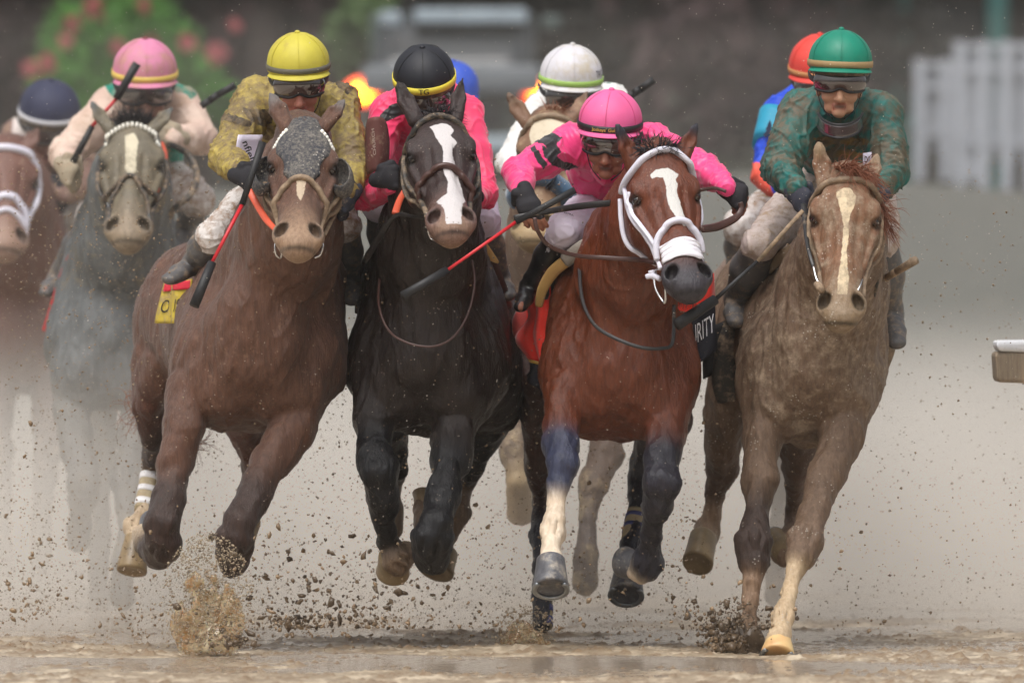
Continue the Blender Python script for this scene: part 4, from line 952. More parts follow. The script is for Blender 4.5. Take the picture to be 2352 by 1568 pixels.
h3.px_tube('saddle_foam', [(1078, 525, .75), (1105, 560, .82), (1140, 605, .9)], [8, 13, 8], T_foam, flat=.6)
h3.px_tube('saddle', [(900, 545, .9), (860, 590, .95), (838, 650, 1.05), (826, 720, 1.1)], [20, 24, 20, 12], T_brown, flat=.5)
h3.px_tube('saddle', [(1085, 545, .85), (1120, 610, .9), (1145, 670, 1.0), (1165, 710, 1.1)], [20, 26, 24, 14], T_brown, flat=.5)
hair('forelock', [h3.H(-20, -24, -.05), h3.H(0, -14, -.03), h3.H(24, -20, -.05)], [(-.9, -.5, .6), (.2, -.6, .8), (.9, -.5, .7)], .09, .002, HAIRB, h3.root, n=170, spread=.5, curl=.6, seed=15)

# -------------------------------------------------- muddy chestnut on the right
c6 = dict(coat=lin((104, 83, 66)), dark=lin((58, 43, 36)), deep=lin((88, 68, 56)), muz=lin((138, 116, 90)), white=lin((192, 168, 136)), tan=lin((136, 110, 88)), face=lin((124, 88, 64)))
M6 = surf('mud_caked_chestnut_coat', rough=.5, vcol=True, bump=.006, bscale=130, stretch=(1, 1, .2), mark='mark', markcol=lin((218, 198, 165)), mudcol=lin((146, 128, 108)), mudscale=26, fleck=.3, spec=.4)
h6 = Horse('mud caked chestnut horse with red forelock beside the gap', .05, c6, W(1850, 1490, .9))
h6.head((1945, 402, 0), (1930, 730, -.22), yaw=-.05, sc=1.04, coat='face', ears=[((1893, 408, .04), (1880, 330, .05), 1.05, 'muz'), ((2000, 408, .04), (2016, 350, .07), 1.0, 'muz')], mud=.62, muzcol='muz')
h6.neck([(1945, 450, .15, 64, 84), (1935, 560, .36, 92, 122), (1915, 670, .58, 120, 165), (1890, 740, .78, 140, 178)], m=.55)
h6.e(1866, 846, .72, 168, 200, 182, m=.58)
h6.e(1798, 920, .58, 88, 90, 96, k=30, m=.58); h6.e(1928, 915, .58, 84, 90, 84, k=30, m=.58); h6.e(1870, 800, .48, 95, 80, 150, m=.58)
h6.sg((1800, 680, 1.0), (1755, 880, .66), (58, 90), (58, 92), k=40, m=.5); h6.sg((1965, 660, 1.0), (1960, 860, .66), (54, 90), (56, 90), k=40, m=.3)
h6.sg((1850, 790, .95), (1790, 770, 2.0), (160, 190), (150, 185), m=.3); h6.sg((1860, 660, 1.0), (1790, 630, 2.0), (90, 70), (95, 70), m=.3)
h6.e(1748, 740, 2.2, 128, 200, 180, k=60, m=.45)
h6.leg([(1758, 930, .60, (52, 65), 'coat', .3), (1750, 1010, .52, (46, 55), 'coat', .25), (1744, 1100, .44, 37, 'coat', .2), (1738, 1190, .36, 30, 'dark', .2), (1732, 1250, .3, (38, 36), 'dark', .2), (1732, 1290, .28, 33, 'dark', .25), (1728, 1330, .26, 20, 'tan', .3), (1722, 1380, .24, 17, 'tan', .4), (1716, 1430, .22, 21, 'tan', .6), (1714, 1480, .2, 24, 'tan', .7)])
h6.leg([(1955, 910, .60, (54, 65), 'coat', .35), (1932, 1000, .5, (50, 58), 'coat', .3), (1902, 1090, .38, 42, 'coat', .25), (1868, 1180, .26, 33, 'coat', .2), (1846, 1240, .18, (37, 36), 'coat', .2), (1838, 1275, .14, 32, 'coat', .15), (1826, 1310, .1, 21, 'white', .1), (1814, 1360, .04, 17.5, 'white', .1), (1803, 1400, -.02, 20, 'white', .15), (1797, 1420, -.04, 25, 'white', .15), (1793, 1447, -.08, 22, 'white', .15), (1786, 1468, -.12, 27, 'white')])
h6.hoof((1790, 1462, -.1), (1785, 1508, -.16), 27, 40, mat=surf('pale_hoof', lin((215, 180, 125)), rough=.45, mud=.2, mudcol=lin((60, 60, 62)), mudscale=8, var=.3), shoe=True)
h6.leg([(1690, 860, 2.1, (70, 100), 'coat', .4), (1662, 950, 2.15, (48, 70), 'coat', .35), (1660, 1030, 2.2, (42, 50), 'coat', .3), (1662, 1075, 2.3, (33, 40), 'deep', .3), (1645, 1130, 2.35, 22, 'deep', .3), (1634, 1180, 2.35, 21, 'tan', .4), (1622, 1215, 2.35, 27, 'tan', .6), (1612, 1245, 2.3, 33, 'tan', .8)])
h6.hoof((1616, 1232, 2.3), (1602, 1294, 2.2), 33, 38, mat=M_hooftan, fwd=(0, 0, -1))
h6.leg([(1840, 980, 2.0, (60, 90), 'deep'), (1830, 1070, 2.1, (31, 40), 'deep', .2), (1824, 1120, 2.2, (24, 28), 'deep', .2), (1822, 1180, 2.3, 17, 'deep', .3), (1812, 1230, 2.2, 20, 'tan', .4), (1800, 1266, 2.15, 30, 'tan', .4)])
h6.hoof((1800, 1262, 2.1), (1778, 1240, 2.2), 28, 31, mat=M_hooftan, shoe=True, fwd=(0, 0, -1))
h6.blaze([(-22, .13), (-8, .10), (8, .10), (22, .15), (22, .20), (14, .27), (9, .34), (11, .42), (8, .52), (10, .64), (15, .74), (12, .84), (-10, .84), (-9, .72), (-4, .60), (-3, .46), (-2, .36), (-8, .28), (-16, .2)])
h6.build(M6)
h6.face_strap([(-74, -80, .14), (-66, -40, .10), (-44, -8, .06), (0, 4, .04), (44, -8, .04), (66, -40, .08), (74, -80, .12)], 7, 8, T_tan, 'browband')
for q in (-1, 1):
    h6.face_strap([(q * 78, -70, .14), (q * 82, -66, .27), (q * 76, -68, .40), (q * 62, -58, .55), (q * 50, -46, .68), (q * 44, -40, .80)], 4.5, 6, T_tan, 'cheek_strap')
    h6.face_strap([(q * 84, -100, .16), (q * 82, -104, .35), (q * 74, -100, .5), (q * 60, -74, .64)], 3.5, 6, T_tan, 'cheek_strap')
h6.px_tube('bit_ring', [(1868, 610, -.1), (1875, 640, -.14), (1888, 662, -.16)], 3, T_metal, n=4)
h6.px_tube('bit_ring', [(1980, 640, -.1), (1976, 655, -.14), (1968, 672, -.16)], 2.2, T_metal, n=4)
h6.px_tube('bit_roller', [(1876, 652, -.14), (1884, 662, -.17), (1890, 668, -.16)], [8, 10, 7], T_tan, n=3)
h6.px_tube('rein', [(1846, 470, .25), (1850, 520, .1), (1856, 570, -.02), (1868, 612, -.08)], [7, 6, 5, 5], T_black, flat=.6)
h6.px_tube('rein', [(1990, 640, -.05), (2005, 600, .1), (2016, 560, .3), (2014, 510, .5)], [5, 6, 6, 5], T_tan, flat=.6)
h6.px_tube('rein', [(2000, 700, .4), (2012, 650, .3), (2022, 610, .3), (2030, 590, .4)], [7, 7, 7, 7], T_blackm, flat=.6)
h6.px_tube('saddle_foam', [(1850, 560, .72), (1800, 586, .8), (1762, 618, .86)], [12, 15, 14], surf('muddy_saddle_pad', lin((140, 118, 92)), rough=.8, mud=.5), flat=.6)
h6.px_tube('saddle', [(1850, 575, .82), (1790, 605, .9), (1742, 650, .98), (1718, 720, 1.05)], [16, 24, 26, 20], T_blackm, flat=.5)
h6.px_tube('saddle_edge', [(1846, 552, .76), (1798, 574, .84), (1760, 600, .9), (1735, 640, .95)], 3.5, T_tan)
h6.px_tube('saddle', [(2005, 590, .8), (2025, 650, .9), (2030, 720, 1.0)], [16, 20, 18], T_blackm, flat=.5)
T_mudc = surf('mud_caked_cloth', lin((110, 96, 80)), rough=.9, mud=.7, bump=.002, bscale=40)
grid_sheet('saddle_cloth', lambda u, v: h6.P(2000 + 45 * u + 12 * math.sin(v * 5), 740 + 175 * v - 30 * u * v, .95 + .08 * u), 8, 10, T_mudc, h6.root, .008)
grid_sheet('saddle_cloth', lambda u, v: h6.P(1612 + 90 * u + 4 * v, 760 - 40 * u + 110 * v, 1.15 - .1 * u), 6, 8, surf('black_muddy_cloth', lin((34, 33, 36)), rough=.8, mud=.2), h6.root, .008)
h6.px_tube('girth', [(1690, 740, 1.0), (1672, 800, 1.0), (1662, 870, 1.05), (1668, 920, 1.1)], [26, 30, 30, 22], T_blackm, flat=.4)
hair('forelock', [h6.H(-26, -24, -.05), h6.H(0, -10, -.05), h6.H(34, -18, -.03)], [(.2, -.7, .5), (.7, -.7, .2), (1.2, -.4, -.4)], .13, .0024, HAIRO, h6.root, n=260, spread=.17, curl=.32, grav=.8, segs=9, seed=21)
hair('mane', [h6.H(50, -60, .0), h6.H(66, -70, .12), h6.H(78, -90, .2)], [(.7, -.3, -.4), (.8, -.2, -.7), (.8, -.1, -.8)], .15, .002, HAIRO, h6.root, n=130, spread=.16, curl=.3, grav=.6, segs=9, seed=22)

# -------------------------------------------------- grey on the left, one length back
c1 = dict(coat=lin((90, 92, 92)), dark=lin((84, 82, 80)), deep=lin((110, 108, 104)), muz=lin((128, 112, 92)), face=lin((102, 94, 78)))
M1 = surf('mud_splashed_grey_coat', rough=.6, vcol=True, bump=.002, bscale=60, stretch=(1, 1, .3), mark='mark', markcol=lin((200, 190, 165)), mudcol=lin((118, 106, 84)), mudscale=16, fleck=.2)
h1 = Horse('grey horse with beaded browband trailing on the left', 5.0, c1, W(290, 1420, 5.9), res=(.009, .014, .009))
h1.head((304, 290, 0), (292, 540, -.36), yaw=-.03, sc=1.0, width=.98, coat='face', ears=[((246, 288, .04), (207, 230, .06), .95, 'coat'), ((360, 288, .04), (402, 240, .06), .95, 'coat')], mud=.5)
h1.neck([(303, 340, .17, 62, 82), (300, 430, .38, 86, 112), (292, 540, .55, 105, 150), (275, 640, .75, 130, 165)], m=.45)
h1.e(262, 780, .72, 150, 190, 165, m=.3); h1.e(200, 860, .5, 80, 80, 86, m=.3, k=30); h1.e(310, 860, .5, 80, 80, 86, m=.4, k=30)
h1.sg((205, 600, 1.0), (170, 800, .66), (56, 90), (56, 90), k=40, m=.3); h1.sg((370, 600, 1.0), (372, 800, .66), (50, 90), (52, 90), k=40, m=.2)
h1.sg((265, 740, .95), (300, 740, 2.0), (150, 180), (150, 180), m=.2); h1.e(310, 740, 2.1, 140, 180, 170, k=60)
h1.leg([(165, 850, .6, (48, 60), 'deep', .3), (165, 950, .5, (42, 50), 'deep', .3), (180, 1040, .4, 36, 'dark', .3), (190, 1110, .3, 36, 'dark', .4), (185, 1180, .5, 24, 'dark', .5), (180, 1240, .7, 28, 'dark', .5)])
h1.leg([(330, 850, .6, (48, 60), 'deep', .3), (320, 960, .5, (42, 50), 'deep', .3), (300, 1050, .4, 34, 'dark', .3), (290, 1110, .3, 36, 'dark', .4), (288, 1200, .2, 20, 'dark', .5), (284, 1290, .1, 26, 'dark', .5), (282, 1370, .1, 30, 'dark', .5)])
h1.leg([(230, 900, 2.0, (46, 60), 'deep', .3), (240, 1000, 2.0, (34, 40), 'deep', .3), (238, 1080, 2.0, 22, 'dark', .3), (232, 1180, 2.0, 20, 'dark', .4), (228, 1300, 2.0, 22, 'dark', .5), (226, 1370, 2.0, 26, 'dark', .5)])
h1.blaze([(-16, .10), (6, .08), (16, .16), (12, .30), (14, .42), (0, .46), (-12, .40), (-12, .25)])
h1.build(M1)
for i in range(19):
    a = -1.2 + 2.4 * i / 18
    X_, N_ = h1.S.project(np.array([h1.H(76 * math.sin(a), 2 - 44 * (1 - math.cos(a)) * 1.2, .0 + .09 * abs(math.sin(a)) ** 2)]), .008)
    ico('bead', X_[0], (.008, .009, .013), T_pearl, h1.root, 2)
h1.face_strap([(-74, -66, .62), (-56, -30, .56), (-20, -2, .505), (0, 2, .47), (20, -2, .505), (56, -30, .55), (72, -66, .56)], 5, 7, T_blackm, 'noseband')
h1.face_strap([(-54, -36, .84), (-44, -18, .66), (-12, 2, .50)], 4, 6, T_blackm, 'noseband'); h1.face_strap([(54, -36, .84), (44, -18, .66), (12, 2, .50)], 4, 6, T_blackm, 'noseband')
for q in (-1, 1):
    h1.face_strap([(q * 80, -76, .12), (q * 82, -66, .27), (q * 74, -66, .45), (q * 62, -58, .6), (q * 52, -48, .78)], 4.5, 7, T_blackm, 'cheek_strap')
    h1.px_tube('bit_ring', [(292 + q * 46, 462, -.15), (292 + q * 40, 485, -.2), (292 + q * 34, 500, -.24)], 2.2, T_metal, n=4)
h1.px_tube('rein', [(360, 440, -.1), (372, 400, .05), (378, 360, .15), (368, 330, .25)], [5, 7, 8, 8], T_orange, flat=.5)
h1.px_tube('rein', [(372, 328, .25), (410, 340, .3), (440, 365, .3), (452, 410, .2), (435, 450, .1), (400, 480, .1), (392, 500, .15)], [7, 7, 8, 8, 8, 7, 6], T_blackm, flat=.6)
h1.px_tube('saddle_pad', [(232, 490, .7), (205, 530, .8), (178, 570, .9), (160, 620, 1.0)], [14, 18, 16, 12], T_tan, flat=.6)
h1.px_tube('girth_strap', [(215, 510, .62), (170, 575, .72), (140, 640, .8), (120, 720, .86), (104, 760, .9)], [7, 7, 7, 12, 9], T_redl, flat=.5)
h1.px_tube('saddle', [(215, 530, .8), (185, 590, .9), (165, 650, 1.0), (150, 700, 1.0)], [16, 22, 18, 10], T_brown, flat=.5)
hair('forelock', [h1.H(-34, -30, -.08), h1.H(0, -20, -.08), h1.H(34, -30, -.08)], [(-.6, -.3, .9), (.0, -.3, 1), (.6, -.3, .9)], .10, .0028, HAIRB, h1.root, n=200, spread=.4, curl=.3, seed=31)

# -------------------------------------------------- brown horse behind, mud patch on forehead
c4 = dict(coat=lin((100, 78, 62)), dark=lin((80, 64, 56)), deep=lin((92, 72, 58)), muz=lin((170, 145, 108)), face=lin((128, 96, 74)), pale=lin((205, 190, 165)))
M4 = surf('mud_plastered_brown_coat', rough=.6, vcol=True, bump=.002, bscale=60, mark='mark', markcol=lin((205, 192, 168)), mudcol=lin((165, 145, 112)), mudscale=14, fleck=.1)
h4 = Horse('brown horse with blue fleece noseband half hidden behind the two pink jockeys', 2.9, c4, W(1230, 1450, 3.8), res=(.009, .014, .009))
h4.head((1262, 262, 0), (1215, 540, -.30), yaw=-.3, sc=1.0, coat='face', ears=[((1204, 272, .04), (1164, 212, .05), 1.0, 'coat'), ((1322, 258, .04), (1352, 206, .06), 1.0, 'coat')], mud=.5)
h4.neck([(1262, 320, .17, 62, 82), (1268, 430, .38, 84, 110), (1275, 540, .55, 105, 145), (1280, 640, .75, 125, 165)], m=.3)
h4.e(1285, 780, .72, 145, 190, 160, m=.3)
h4.sg((1285, 740, .95), (1290, 740, 2.0), (140, 175), (140, 175), m=.2)
h4.sg((1215, 640, 1.0), (1200, 800, .66), (50, 80), (50, 80), k=40, m=.2); h4.sg((1355, 640, 1.0), (1370, 800, .66), (50, 80), (50, 80), k=40, m=.2)
h4.leg([(1195, 850, .6, (46, 60), 'deep', .3), (1185, 960, .5, (34, 44), 'deep', .4), (1180, 1040, .35, 33, 'deep', .5), (1190, 1110, .3, 22, 'muz', .5), (1198, 1165, .4, 28, 'muz', .6), (1196, 1180, .5, 30, 'muz', .6)])
h4.leg([(1385, 850, .6, (50, 60), 'deep', .3), (1395, 960, .5, (44, 54), 'deep', .4), (1392, 1050, .4, 36, 'deep', .4), (1365, 1110, .3, 34, 'deep', .5), (1352, 1190, .25, 22, 'dark', .5), (1346, 1270, .2, 22, 'dark', .6), (1345, 1340, .2, 30, 'dark', .6)])
h4.blaze([(-40, .06), (0, .04), (40, .08), (34, .2), (20, .3), (8, .42), (-14, .36), (-30, .26), (-42, .16)])
h4.build(M4)
h4.face_strap([(-74, -80, .12), (-66, -40, .08), (-40, -6, .045), (0, 3, .03), (40, -6, .04), (66, -40, .08)], 7, 8, T_tan, 'browband')
M_fl = surf('blue_fleece', lin((62, 92, 120)), rough=1, mud=.3, bump=.004, bscale=80, sheen=.6)
h4.face_strap([(-62, -60, .62), (-50, -24, .58), (-24, -2, .56), (0, 4, .55), (24, -2, .56), (50, -24, .58), (60, -60, .62)], 20, 22, M_fl, 'fleece_noseband')
_fp = [h4.H(x, -2 - 22 * (abs(x) / 50) ** 2, .565) for x in range(-54, 55, 9)]
hair('fleece_tufts', _fp, [nrm(h4.hf[2] + h4.hf[1] * x / 50) for x in range(-54, 55, 9)], .045, .003, M_fl, h4.root, n=420, spread=.6, curl=.5, segs=3, seed=41)
hair('forelock', [h4.H(-14, -20, -.05), h4.H(20, -20, -.05)], [(-.3, -.6, .5), (.6, -.6, .3)], .08, .002, HAIRO, h4.root, n=120, spread=.4, curl=.5, seed=42)
h4.px_tube('saddle', [(1185, 540, .9), (1165, 600, 1.0), (1172, 660, 1.1)], [16, 24, 20], surf('dusty_saddle', lin((140, 112, 105)), rough=.7, mud=.3), flat=.5)
grid_sheet('saddle_cloth', lambda u, v: h4.P(1160 + 40 * u + 18 * v, 580 + 90 * v, 1.1), 4, 6, T_crim, h4.root, .006)

# -------------------------------------------------- bay at the far left edge, white bridle
c0 = dict(coat=lin((98, 66, 54)), dark=lin((60, 45, 42)), deep=lin((80, 55, 48)), muz=lin((140, 112, 96)), face=lin((104, 68, 56)))
M0 = surf('dull_bay_coat', rough=.55, vcol=True, bump=.002, bscale=60, mark='mark', mudcol=lin((150, 130, 110)), mudscale=14, fleck=.3)
h0 = Horse('bay horse in a white bridle at the left edge, last of the group', 9.0, c0, W(30, 1340, 10), res=(.011, .016, .011))
h0.head((20, 330, 0), (14, 560, -.36), yaw=.15, sc=1.0, coat='face', ears=[((-30, 330, .04), (-60, 290, .06), .9, 'coat'), ((66, 335, .04), (88, 296, .06), .9, 'coat')], mud=.3)
h0.neck([(22, 380, .17, 60, 80), (30, 450, .38, 84, 110), (38, 550, .55, 105, 150), (44, 640, .75, 120, 165)], m=.2)
h0.e(45, 760, .72, 140, 190, 150, m=.3); h0.sg((45, 720, .95), (80, 720, 2.0), (140, 175), (140, 175), m=.2)
h0.leg([(0, 850, .6, (46, 60), 'deep', .3), (-5, 960, .5, (36, 44), 'deep', .4), (0, 1040, .35, 30, 'dark', .5), (5, 1150, .3, 22, 'dark', .5), (5, 1300, .4, 26, 'dark', .6)])
h0.leg([(110, 850, .6, (46, 60), 'deep', .3), (112, 960, .5, (36, 44), 'deep', .4), (108, 1040, .35, 30, 'dark', .5), (100, 1150, .3, 22, 'dark', .5), (96, 1300, .4, 26, 'dark', .6)])
h0.build(M0)
h0.face_strap([(-70, -60, .1), (-44, -12, .08), (0, 3, .07), (44, -10, .08), (66, -34, .13), (76, -60, .24)], 8, 9, T_white, 'browband')
h0.face_strap([(-52, -52, .74), (-40, -22, .62), (0, 3, .54), (40, -22, .62), (54, -56, .76)], 8, 9, T_white, 'noseband')
h0.face_strap([(76, -66, .2), (76, -60, .34), (64, -58, .52), (54, -50, .68), (46, -40, .82)], 7, 8, T_white, 'cheek_strap')
h0.face_strap([(-60, -50, .9), (-44, -24, .78), (0, 3, .68), (44, -24, .78)], 6, 8, T_white, 'noseband')

# -------------------------------------------------- horse mostly hidden behind the right-hand pair
c7 = dict(coat=lin((120, 98, 84)), dark=lin((88, 76, 66)), deep=lin((100, 84, 72)), muz=lin((140, 112, 96)), face=lin((125, 90, 74)))
M7 = surf('dusty_brown_coat', rough=.6, vcol=True, bump=.002, bscale=60, mark='mark', mudcol=lin((150, 130, 110)), mudscale=14)
h7 = Horse('dusty brown horse almost hidden behind the muddy chestnut on the right', 3.2, c7, W(1790, 1440, 4.2), res=(.011, .016, .011))
h7.head((1900, 420, 0), (1898, 660, -.36), yaw=0, sc=.98, coat='face', ears=[((1850, 420, .04), (1830, 370, .06), .9, 'coat'), ((1950, 420, .04), (1968, 370, .06), .9, 'coat')], mud=.3)
h7.neck([(1898, 470, .17, 60, 80), (1880, 560, .38, 84, 110), (1850, 640, .55, 105, 140), (1830, 700, .75, 115, 150)], m=.2)
h7.e(1820, 760, .72, 130, 190, 140, m=.3); h7.sg((1800, 740, .95), (1735, 720, 2.0), (125, 175), (120, 165), m=.2)
h7.leg([(1760, 820, 2.0, (60, 90), 'deep', .3), (1775, 950, 2.0, (40, 50), 'deep', .4), (1785, 1060, 2.1, 30, 'dark', .4), (1790, 1150, 2.2, 24, 'dark', .5), (1786, 1250, 2.1, 24, 'dark', .6), (1782, 1370, 2.0, 26, 'dark', .6)])
h7.leg([(1880, 820, .6, (50, 70), 'deep', .3), (1885, 950, .5, (38, 46), 'deep', .4), (1870, 1060, .4, 32, 'dark', .4), (1850, 1150, .3, 26, 'dark', .5), (1846, 1250, .3, 24, 'dark', .6)])
h7.build(M7)
# ------------------------------------------------------------------ jockeys
def skin(name, c, mud=.0): return surf(name, rough=.45, vcol=True, mudcol=lin((140, 120, 98)), mudscale=40, bump=.0004, bscale=200, spec=.4, sss=.05, var=.08)
SK_B = skin('skin', 0)
T_glove = surf('black_glove', lin((30, 28, 34)), rough=.8, mud=.12, bump=.0012, bscale=160)
T_glovem = surf('muddy_glove', lin((44, 46, 58)), rough=.8, mud=.4, bump=.0012, bscale=160)
T_glovet = surf('mud_soaked_glove', lin((150, 138, 118)), rough=.8, mud=.5, bump=.0012, bscale=160)
T_boot = surf('black_boot', lin((28, 26, 28)), rough=.28, mud=.12, bump=.0006, bscale=90, coat=.3)
T_bootm = surf('muddy_boot', lin((84, 82, 82)), rough=.45, mud=.5, bump=.0012, bscale=60)
T_lens, _nt, _b = newmat('goggle_lens'); _b.inputs['Base Color'].default_value = (.06, .035, .03, 1); _b.inputs['Specular IOR Level'].default_value = 1; _b.inputs['Roughness'].default_value = .08; _b.inputs['Coat Weight'].default_value = 1
T_gfr = surf('goggle_frame', lin((28, 26, 28)), rough=.5, mud=.2)
T_gclear = surf('smeared_goggle_lens', lin((52, 34, 32)), rough=.12, mud=.22, coat=1.0, spec=1.0)
T_lining = surf('helmet_lining', lin((78, 72, 60)), rough=.8, mud=.5)
T_iron = surf('stirrup_iron', lin((170, 168, 160)), rough=.3, metal=.9, mud=.3)

class Jockey:
    def __init__(j, label, d, base, res=.0055, group='jockeys crouched over their racing horses'):
        j.d = d; j.s = U(1, d); j.res = res; j.root = empty('person', base, label, 'jockey', group)
        j.B = Solid(); j.sk = lin((150, 105, 82)); j.skm = .15
    def P(j, x, y, dd=0.0): return W(x, y, j.d + dd)
    def head(j, c, R=72, pitch=25, yaw=0, roll=0, mats=None, cols=None, goggles='dark', face=True, peak=True, band=None, bandt=.0, button=True, seam=True, nameband=None, drop=1.0):
        """c: helmet centre (x,y,d). pitch: how far the head is bowed towards the lens (deg)"""
        o = j.P(*c); p = math.radians(pitch); yw = math.radians(yaw); rl = math.radians(roll)
        f = np.array((math.sin(yw) * math.cos(p), -math.cos(yw) * math.cos(p), -math.sin(p)))
        up = np.array((math.sin(yw) * math.sin(p), -math.cos(yw) * math.sin(p), math.cos(p)))
        rt = np.cross(up, f) * -1; rt = nrm(rt)
        if rt[0] < 0: rt = -rt
        up, rt = nrm(up * math.cos(rl) + rt * math.sin(rl)), nrm(rt * math.cos(rl) - up * math.sin(rl))
        s = j.s * R / 72.0
        j.hf = (o, rt, f, up, s); H = j.H = lambda x, y, z: o + rt * (x * s) + f * (y * s) + up * (z * s)
        S = j.B; sk = j.sk; ax = (rt, f, up); k = 8 * s; md = j.skm
        S.ell(H(0, -2, -18), (56 * s, 68 * s, 58 * s), ax, k, sk, m=md)
        S.ell(H(0, 12, -62), (42 * s, 46 * s, 54 * s), ax, k, sk, m=md)
        S.seg(H(-17, 26, -104), H(17, 26, -104), 17 * s, 17 * s, rt, k, sk, m=md)
        S.ell(H(0, 44, -116), (16 * s, 13 * s, 13 * s), ax, k * .7, sk, m=md)           # chin
        S.seg(H(0, 52, -62), H(0, 67, -84), 6 * s, 9 * s, rt, 5 * s, sk, m=md)               # nose
        S.ell(H(-8, 58, -86), (6 * s, 7 * s, 5 * s), ax, 4 * s, sk, m=md); S.ell(H(8, 58, -86), (6 * s, 7 * s, 5 * s), ax, 4 * s, sk, m=md)
        lip = tuple(np.array(sk) * (.85, .5, .5))
        S.seg(H(-13, 50, -99), H(13, 50, -99), 4.2 * s, 4.2 * s, rt, 3 * s, lip, m=md * .5); S.seg(H(-11, 50, -105), H(11, 50, -105), 4.6 * s, 4.6 * s, rt, 3 * s, lip, m=md * .5)
        S.seg(H(-15, 57, -102), H(15, 57, -102), 1.2 * s, 1.2 * s, rt, 2 * s, None, op='-')
        S.ell(H(0, 60, -102), (14 * s, 8 * s, 2 * s), ax, 2 * s, tuple(np.array(sk) * .2), op='c')
        for q in (-1, 1):
            S.ell(H(q * 27, 38, -80), (14 * s, 12 * s, 14 * s), ax, k, sk, m=md)      # cheek
            S.ell(H(q * 46, -4, -66), (7 * s, 13 * s, 20 * s), ax, 4 * s, sk, m=md)     # ear
            S.ell(H(q * 20, 54, -56), (13 * s, 9 * s, 8 * s), ax, 5 * s, None, op='-')
            S.ell(H(q * 20, 48, -56), (9 * s, 9 * s, 8 * s), ax, 3 * s, sk, m=md)
        # helmet
        hel = mats['helmet']
        prof = []
        for i in range(17):
            a = math.pi / 2 * (1 - i / 16) if i <= 16 else 0
            prof.append((max(.5, 72 * math.cos(a) ** 1.02) * s, (70 * math.sin(a)) * s))
        prof += [(72.5 * s, -6 * s), (72.3 * s, -12 * s), (71.5 * s, -17 * s), (67 * s, -17 * s), (63 * s, -8 * s)]
        sh = lathe('helmet', prof, hel, j.root, 44, frame(o, rt, f, up), sx=1.0, sy=1.13)
        # cloth cap wrinkles
        me = sh.data; n = len(me.vertices); co = np.zeros(n * 3, np.float32); me.vertices.foreach_get('co', co); co = co.reshape(-1, 3)
        r0 = np.array(rootof(j.root)); Q = co + r0 - o; zz = Q @ up / s; d_ = noise3(co * 1.0, 30, 5) * .0012 * np.clip((60 - zz) / 60, 0.2, 1) + np.clip(noise3(co * np.array((2.2, 2.2, .8)), 38, 6), 0, 1) ** 2 * .0022 * np.clip((20 - zz) / 40, 0, 1)
        nn = Q / (np.linalg.norm(Q, axis=1, keepdims=True) + 1e-9); co = co + nn * d_[:, None]; me.vertices.foreach_set('co', co.astype(np.float32).ravel())
        me.shade_smooth() if hasattr(me, 'shade_smooth') else None
        E = lambda a, z, g=0: H((72.5 + g) * math.sin(a) * math.sqrt(max(0, 1 - (max(z, 0) / 70) ** 2)), (72.5 * 1.13 + g) * math.cos(a) * math.sqrt(max(0, 1 - (max(z, 0) / 70) ** 2)), z)
        j.E = E
        if seam:
            for a0 in (0, 1.05, -1.05, 2.4, -2.4):
                P_ = [E(a0, z, .6) for z in (-16, -6, 5, 25, 42, 56, 65)] + [H(0, 0, 70.3)]
                V, Fc = sweep(cat(P_, 4), [nrm(q - o) for q in cat(P_, 4)], .9 * s, .7 * s, 4); link('seam', from_lists('seam', V, Fc), mats.get('seam', hel), sh)
        if button: ico('button', H(0, 0, 71), (7 * s, 7 * s, 5 * s), mats.get('button', hel), sh, 2, axes=ax)
        if peak:
            def pk(u, v):
                a = (u - .5) * 2.5; ext = (26 * math.cos(a * .72) ** .8) * v * drop
                return H((71 + ext * .30) * math.sin(a), (71 * 1.13 + ext * .62) * math.cos(a), -14 - ext * .34 - 4 * math.sin(a) ** 2)
            grid_sheet('peak', pk, 24, 5, mats.get('peak', hel), sh, .003)
        if band is not None:
            zb, hb = bandt if bandt else (-26, 9)
            A = np.linspace(-math.pi, math.pi, 49)[:-1]
            P_ = [E(a, zb - 5 * (1 - math.cos(a)) * 0, 1.2) for a in A]
            V, Fc = sweep(P_, [nrm(E(a, 0, 10) - E(a, 0, 0)) for a in A], hb * s, 1.3 * s, 6, closed=True); link('band', from_lists('band', V, Fc), band, sh)
            if nameband:
                t_, m_, sz = nameband; lettering(t_, lambda x, y: E(x * sz / 76, zb + y * sz, 3.4), m_, sh, bold=.012, cuts=1)
        # chin strap
        for q in (-1, 1):
            tube('chin_strap', [H(q * 64, 10, -14), H(q * 53, 12, -60), H(q * 38, 22, -106), H(q * 12, 38, -131)], 3 * s, T_gfr, sh, n=4, flat=.4, nor=rt * q)
        grid_sheet('helmet_lining', lambda u, v: H(66 * math.sin((u - .5) * 3.4), (66 * 1.1) * math.cos((u - .5) * 3.4) - 4 * v, -14 - 17 * v), 20, 2, T_lining, sh, .004)
        # goggles
        gm = T_lens if goggles == 'dark' else T_gclear
        def G(a, z, g): return H((53 + g) * math.sin(a), (40 + g) * math.cos(a) + 18, z)
        def gl(u, v):
            a = (u - .5) * 2.5; hh = 22 * (1 - .38 * math.exp(-(a / .22) ** 2) * (1 if v < .5 else 0)) * (1 - .25 * abs(a / 1.25) ** 3)
            return G(a, -47 + (v - .5) * 2 * hh, 5 + 5 * math.sin(math.pi * v))
        g = grid_sheet('goggles', gl, 28, 8, gm, j.root, .003)
        for v0 in (0, 1):
            P_ = [gl(u, v0) for u in np.linspace(0, 1, 25)]; V, Fc = sweep(P_, [f] * 25, 3.2 * s, 3.6 * s, 6); link('goggle_frame', from_lists('goggle_frame', V, Fc), T_gfr, g)
